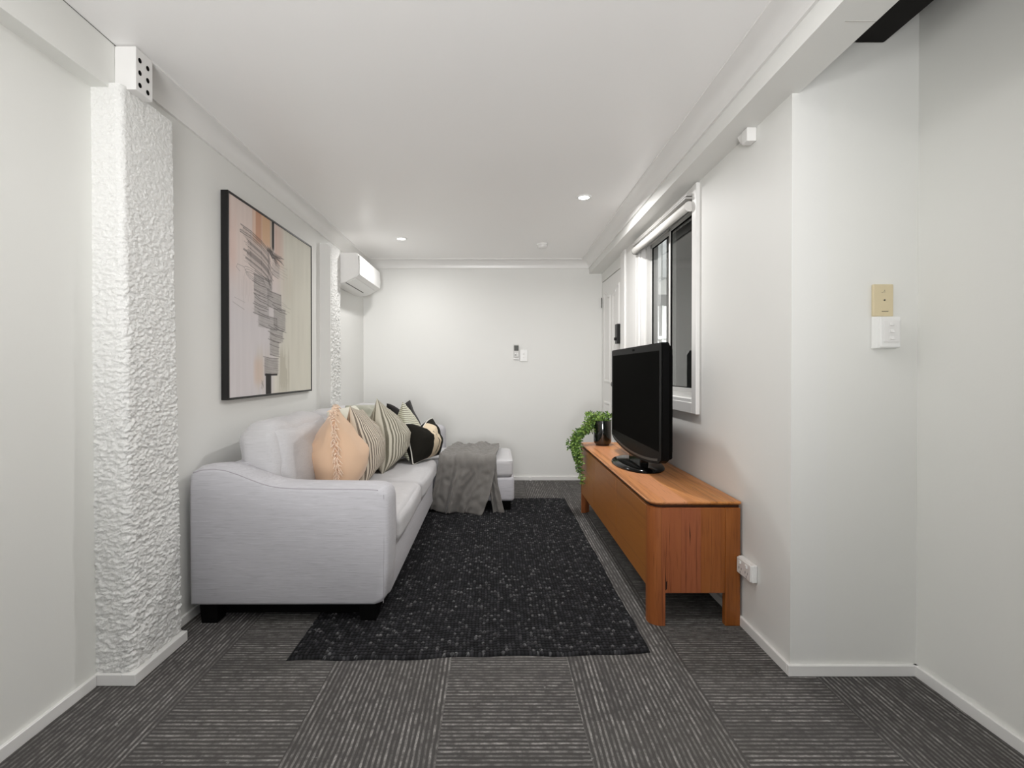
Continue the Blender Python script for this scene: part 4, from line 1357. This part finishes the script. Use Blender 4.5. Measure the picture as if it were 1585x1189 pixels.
for k in range(15):          # short upright sprays
    a = rp.uniform(0, 2 * PI); rr_ = rp.uniform(.0, .045)
    b = Vector((PLX + rr_ * math.cos(a), PLY + rr_ * math.sin(a), top))
    e = b + Vector((math.cos(a) * .05 - .03 + j(.02), math.sin(a) * .03 + j(.02), rp.uniform(.04, .085)))
    stem([b, b.lerp(e, .5) + Vector((0, 0, .015)), e, e + Vector((-.02 + j(.015), j(.02), -.012))], 8, .020)
for k in range(30):          # long trails over the front edge
    b = Vector((PLX - .03 + j(.02), PLY + j(.04), top))
    reach = rp.uniform(.0, .07)
    endz = rp.choice((.50, .44, .40, .36, .30, .25, .55)) + j(.03)
    y_ = PLY - rp.uniform(-.03, .09)
    sh = Vector((TX0 + .045 + j(.03), PLY + (y_ - PLY) * .5, top - .02 + j(.05)))
    ov = Vector((TX0 - .020 - reach, y_, TZ + .065 + j(.05)))
    dn = Vector((TX0 - .028 - reach * .8 + j(.01), y_ + j(.02), TZ - .05 + j(.04)))
    en = Vector((TX0 - .018 - reach * .25 + j(.012), y_ + j(.02), max(.235, endz)))
    stem([b, b + Vector((-.02, 0, .035)), sh, ov, dn, en] if en.z < dn.z - .02 else [b, b + Vector((-.02, 0, .035)), sh, ov, dn], 26, .019)
for k in range(7):           # loose sprays reaching left
    b = Vector((PLX - .04, PLY + j(.03), top))
    e = Vector((TX0 - .085 + j(.03), PLY - .02 + j(.04), TZ + .03 + j(.05)))
    stem([b, b + Vector((-.03, 0, .02)), Vector((TX0 + .02, PLY - .01, TZ + .12 + j(.03))), e, e + Vector((-.012, 0, -.035))], 18, .019)
finish('stems', stem_bm, plain('green_stem', (88, 104, 48), .6, .3), plant)
greens = []
for nm, rgb in (('leaf_mid', (84, 120, 48)), ('leaf_light', (132, 164, 78)), ('leaf_dark', (50, 82, 36))):
    n = NT(nm); v_ = n.noise(n.coord(), 60, 2)
    b_ = lin(rgb)
    n.b.inputs['Subsurface Weight'].default_value = 0.0
    greens.append(n.out(n.mix(v_, tuple(x * .75 for x in b_[:3]) + (1,), tuple(x * 1.2 for x in b_[:3]) + (1,)), .5, .35))
me_leaf = finish('foliage', leaf_bm, greens, plant)
me_leaf['kind'] = 'stuff'

# ------------------------------------------------------------------ wall fittings
# remote in its holder on the back wall
rm = thing('remote_control', 'small grey and white remote control in a holder on the back wall', 'remote control', (.213, YB, 1.28))
finish('holder', B(.182, .244, YB - .014, YB - .001, 1.205, 1.29, bev=.004), M_WHITE, rm)
bd_ = finish('body', B(.187, .239, YB - .026, YB - .012, 1.225, 1.358, bev=.006), M_ALU, rm)
finish('display', B(.191, .235, YB - .0275, YB - .0255, 1.292, 1.346, bev=.001), M_DGREY, rm)
for z in (1.262, 1.246):
    for x in (.199, .219):
        finish('button', B(x, x + .012, YB - .028, YB - .025, z, z + .008), M_DGREY if (x < .2 and z < 1.25) else M_WHITE, bd_)
# switch on the back wall
sw = thing('light_switch', 'white light switch plate beside the remote control on the back wall', 'light switch', (.284, YB, 1.24))
pl = finish('plate', B(.249, .324, YB - .010, YB - .001, 1.186, 1.303, bev=.003), M_WHITE, sw)
for z in (1.262, 1.226):
    finish('rocker', B(.279, .294, YB - .014, YB - .009, z - .006, z + .010, bev=.002), M_WHITE2, sw)
# door stop
ds = thing('door_stop', 'small round white door stop on the back baseboard', 'door stop', (.352, YB - SKT, .02))
bm = bmesh.new()
tube(bm, [(.352, YB - SKT, .022), (.352, YB - SKT - .035, .022)], .010, 14)
finish('post', bm, M_WHITE, ds, smooth=True)
bm = bmesh.new()
tube(bm, [(.352, YB - SKT - .033, .022), (.352, YB - SKT - .046, .022)], .016, 16)
finish('bumper', bm, M_WHITE2, ds, smooth=True)

# old beige plate on the return wall
bp = thing('dimmer_plate', 'aged beige control plate above the white switch on the near right wall', 'wall plate', (1.388, YRET, 1.35))
YW = YRET - .001
finish('plate', B(1.352, 1.424, YW - .011, YW, 1.292, 1.407, bev=.003), M_BEIGE, bp)
bm = bmesh.new(); tube(bm, [(1.391, YW - .0105, 1.350), (1.391, YW - .0135, 1.350)], .0028, 10)
finish('indicator', bm, M_DGREY, bp)
bm = bmesh.new()
for k in range(7):
    box(bm, 1.382 + .0034 * k, 1.3846 + .0034 * k, YW - .0114, YW - .0108, 1.3085, 1.3115 - .0008 * (k % 2))
finish('lettering', bm, M_DGREY, bp)
bm = bmesh.new(); tube(bm, [(1.381, YW - .0111, 1.376), (1.386, YW - .0111, 1.379), (1.394, YW - .0111, 1.379)], .0006, 5)
box(bm, 1.391, 1.3925, YW - .0114, YW - .0108, 1.383, 1.3865)
finish('mark', bm, M_DGREY, bp)
# three gang switch in a surface block
sg = thing('switch_block', 'white three rocker light switch in a surface block below the beige plate', 'light switch', (1.392, YRET, 1.235))
bm = bmesh.new()
x0, x1, z0, z1 = 1.351, 1.432, 1.176, 1.292
hexa(bm, [(x0, YW, z0), (x1, YW, z0), (x1, YW, z1), (x0, YW, z1),
          (x0 + .006, YW - .030, z0 + .003), (x1, YW - .030, z0 + .003), (x1, YW - .030, z1 - .002), (x0 + .006, YW - .030, z1 - .002)])
bmesh.ops.bevel(bm, geom=bm.edges[:], offset=.002, segments=2, affect='EDGES')
finish('mounting_block', bm, M_WHITE, sg)
finish('plate', B(x0 + .008, x1 - .002, YW - .037, YW - .029, z0 + .004, z1 - .004, bev=.003), M_WHITE, sg)
bm = bmesh.new()
finish('grid', B(x0 + .017, x1 - .008, YW - .040, YW - .036, z0 + .022, z1 - .017, bev=.002), M_WHITE2, sg)
for z in (1.261, 1.237, 1.213):
    bm = bmesh.new()
    hexa(bm, [(1.388, YW - .039, z - .005), (1.401, YW - .039, z - .005), (1.401, YW - .039, z + .006), (1.388, YW - .039, z + .006),
              (1.388, YW - .046, z - .004), (1.401, YW - .046, z - .004), (1.401, YW - .041, z + .005), (1.388, YW - .041, z + .005)])
    finish('rocker', bm, M_WHITE2, sg)
# double power point beside the sideboard
gp = thing('power_point', 'white double power point low on the right wall beside the sideboard', 'power outlet', (XR, 2.08, .27))
XW = XR - .001
finish('mounting_block', B(XW - .022, XW, 2.012, 2.130, .234, .306, bev=.004), M_WHITE, gp)
finish('plate', B(XW - .029, XW - .021, 2.015, 2.127, .237, .303, bev=.003), M_WHITE2, gp)
for y in (2.045, 2.097):
    finish('rocker', B(XW - .034, XW - .028, y - .006, y + .006, .283, .296, bev=.0015), M_WHITE, gp)
    bm = bmesh.new()
    box(bm, XW - .0298, XW - .0285, y - .0105, y - .0085, .258, .268)
    box(bm, XW - .0298, XW - .0285, y + .0085, y + .0105, .258, .268)
    box(bm, XW - .0298, XW - .0285, y - .001, y + .001, .243, .252)
    finish('socket_slots', bm, M_DGREY, gp)
# small white box under the bulkhead
jb = thing('junction_box', 'small white cover box under the bulkhead left of the return wall corner', 'cover box', (1.03, 2.06, 2.0))
finish('cover', B(1.026, XW, 2.030, 2.075, 2.034, HB(2.05) - .001, bev=.003), M_WHITE2, jb)
bm = bmesh.new()
extrude_profile(bm, [(1.030, HB(2.1) - .002), (1.06, HB(2.1) - .002), (1.06, HB(2.1) - .036), (1.045, HB(2.1) - .030)], 2.077, 2.12, lambda p, t: Vector((p[0], t, p[1])))
finish('conduit', bm, M_WHITE2, jb)
# smoke alarm
sd = thing('smoke_alarm', 'round white smoke alarm on the ceiling near the back wall', 'smoke alarm', (.417, 4.36, HC(4.36)))
bm = bmesh.new(); zt = HC(4.36) - .0005
lathe(bm, [(0, zt), (.050, zt), (.050, zt - .012), (.047, zt - .014), (0, zt - .014)], .417, 4.36, 32, cap=False)
finish('base', bm, M_WHITE, sd, smooth=True)
bm = bmesh.new()
lathe(bm, [(.042, zt - .013), (.042, zt - .018), (.045, zt - .020), (.043, zt - .032), (.036, zt - .037), (0, zt - .038)], .417, 4.36, 32, cap=False)
finish('cover', bm, M_WHITE2, sd, smooth=True)

# ------------------------------------------------------------------ downlights (lamps of the room)
n = NT('led_lens')
em = n.new('ShaderNodeEmission'); em.inputs[0].default_value = (1, .975, .93, 1); em.inputs[1].default_value = 14
n.t.links.new(em.outputs[0], n.t.nodes['Material Output'].inputs[0])
M_LED = n.m
proto = None
def downlight(x, y, label):
    z = HC(y)
    t_ = thing('downlight', label, 'downlight', (x, y, z), 'recessed ceiling downlights')
    bm = bmesh.new()
    lathe(bm, [(.034, z - .001), (.034, z - .006), (.045, z - .007), (.050, z - .001), (.05, z + .004), (.034, z + .004)], x, y, 40, cap=False)
    finish('trim_ring', bm, M_WHITE, t_, smooth=True)
    bm = bmesh.new()
    lathe(bm, [(0, z - .0035), (.0345, z - .003)], x, y, 40, cap=False)
    finish('lens', bm, M_LED, t_)
def lamp(x, y, watt, spread=150, size=.07):
    ld = bpy.data.lights.new('downlight_lamp', 'AREA')
    ld.shape = 'DISK'; ld.size = size; ld.energy = watt; ld.spread = R(spread); ld.color = (1, .988, .972)
    o = bpy.data.objects.new('downlight_lamp', ld); COL.objects.link(o)
    o.location = (x, y, HC(y) - .011)
downlight(-.787, 4.19, 'small bright recessed downlight near the left back corner of the ceiling')
downlight(.578, 3.235, 'bright recessed downlight nearer the right bulkhead of the ceiling')
LW = 13.0
lamp(-.787, 4.19, 5.6, 168)
lamp(.578, 3.235, 13.5, 164)
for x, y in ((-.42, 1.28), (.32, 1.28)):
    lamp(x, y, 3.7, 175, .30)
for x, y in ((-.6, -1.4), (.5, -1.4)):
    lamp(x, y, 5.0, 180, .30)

# fill lamp added outside the unseen opening behind the camera
ld = bpy.data.lights.new('rear_fill', 'AREA'); ld.shape = 'RECTANGLE'; ld.size = 2.0; ld.size_y = 2.1; ld.energy = 5; ld.color = (1, .992, .985)
o = bpy.data.objects.new('rear_fill', ld); COL.objects.link(o)
o.location = (0, YN - .16, 1.05); o.rotation_euler = (R(90), 0, 0)
# unseen fill added behind the camera to brighten the ceiling
ld = bpy.data.lights.new('ceiling_fill', 'AREA'); ld.shape = 'DISK'; ld.size = .5; ld.energy = 16; ld.color = (1, .992, .985)
o = bpy.data.objects.new('ceiling_fill', ld); COL.objects.link(o)
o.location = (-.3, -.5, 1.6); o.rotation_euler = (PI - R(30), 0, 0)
# unseen spot added behind the camera to lift the ceiling and back wall
ld = bpy.data.lights.new('bounce_fill', 'SPOT'); ld.energy = 310; ld.spot_size = R(60); ld.spot_blend = 1.0; ld.shadow_soft_size = .45; ld.color = (1, .992, .985)
o = bpy.data.objects.new('bounce_fill', ld); COL.objects.link(o)
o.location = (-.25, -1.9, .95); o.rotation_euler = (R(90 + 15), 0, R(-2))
# area lamp added to brighten the yard behind the far pane
ld = bpy.data.lights.new('yard_fill', 'AREA'); ld.size = 1.2; ld.energy = 30
o = bpy.data.objects.new('yard_fill', ld); COL.objects.link(o)
o.location = (2.3, 4.2, 3.0); o.rotation_euler = (R(25), 0, 0)
ld = bpy.data.lights.new('end_wall_fill', 'AREA'); ld.size = .4; ld.energy = 45  # added to light the end wall that the soffit darkens
o = bpy.data.objects.new('end_wall_fill', ld); COL.objects.link(o)
o.location = (2.7, 5.2, 1.9); o.rotation_euler = (R(80), 0, R(20))

wd_ = bpy.data.worlds.new('world'); SC.world = wd_; wd_.use_nodes = True
bg = wd_.node_tree.nodes['Background']; bg.inputs[0].default_value = (.80, .86, 1, 1); bg.inputs[1].default_value = .35

for o in list(bpy.data.objects):
    if '_local' in o.keys(): del o['_local']

vs_ = SC.view_settings
vs_.view_transform = 'Standard'; vs_.look = 'None'; vs_.gamma = 1.0; vs_.use_curve_mapping = False
vs_.exposure = 0.25
SC.cycles.max_bounces = 10; SC.cycles.diffuse_bounces = 7; SC.cycles.use_denoising = True
SC.cycles.sample_clamp_indirect = 8.0
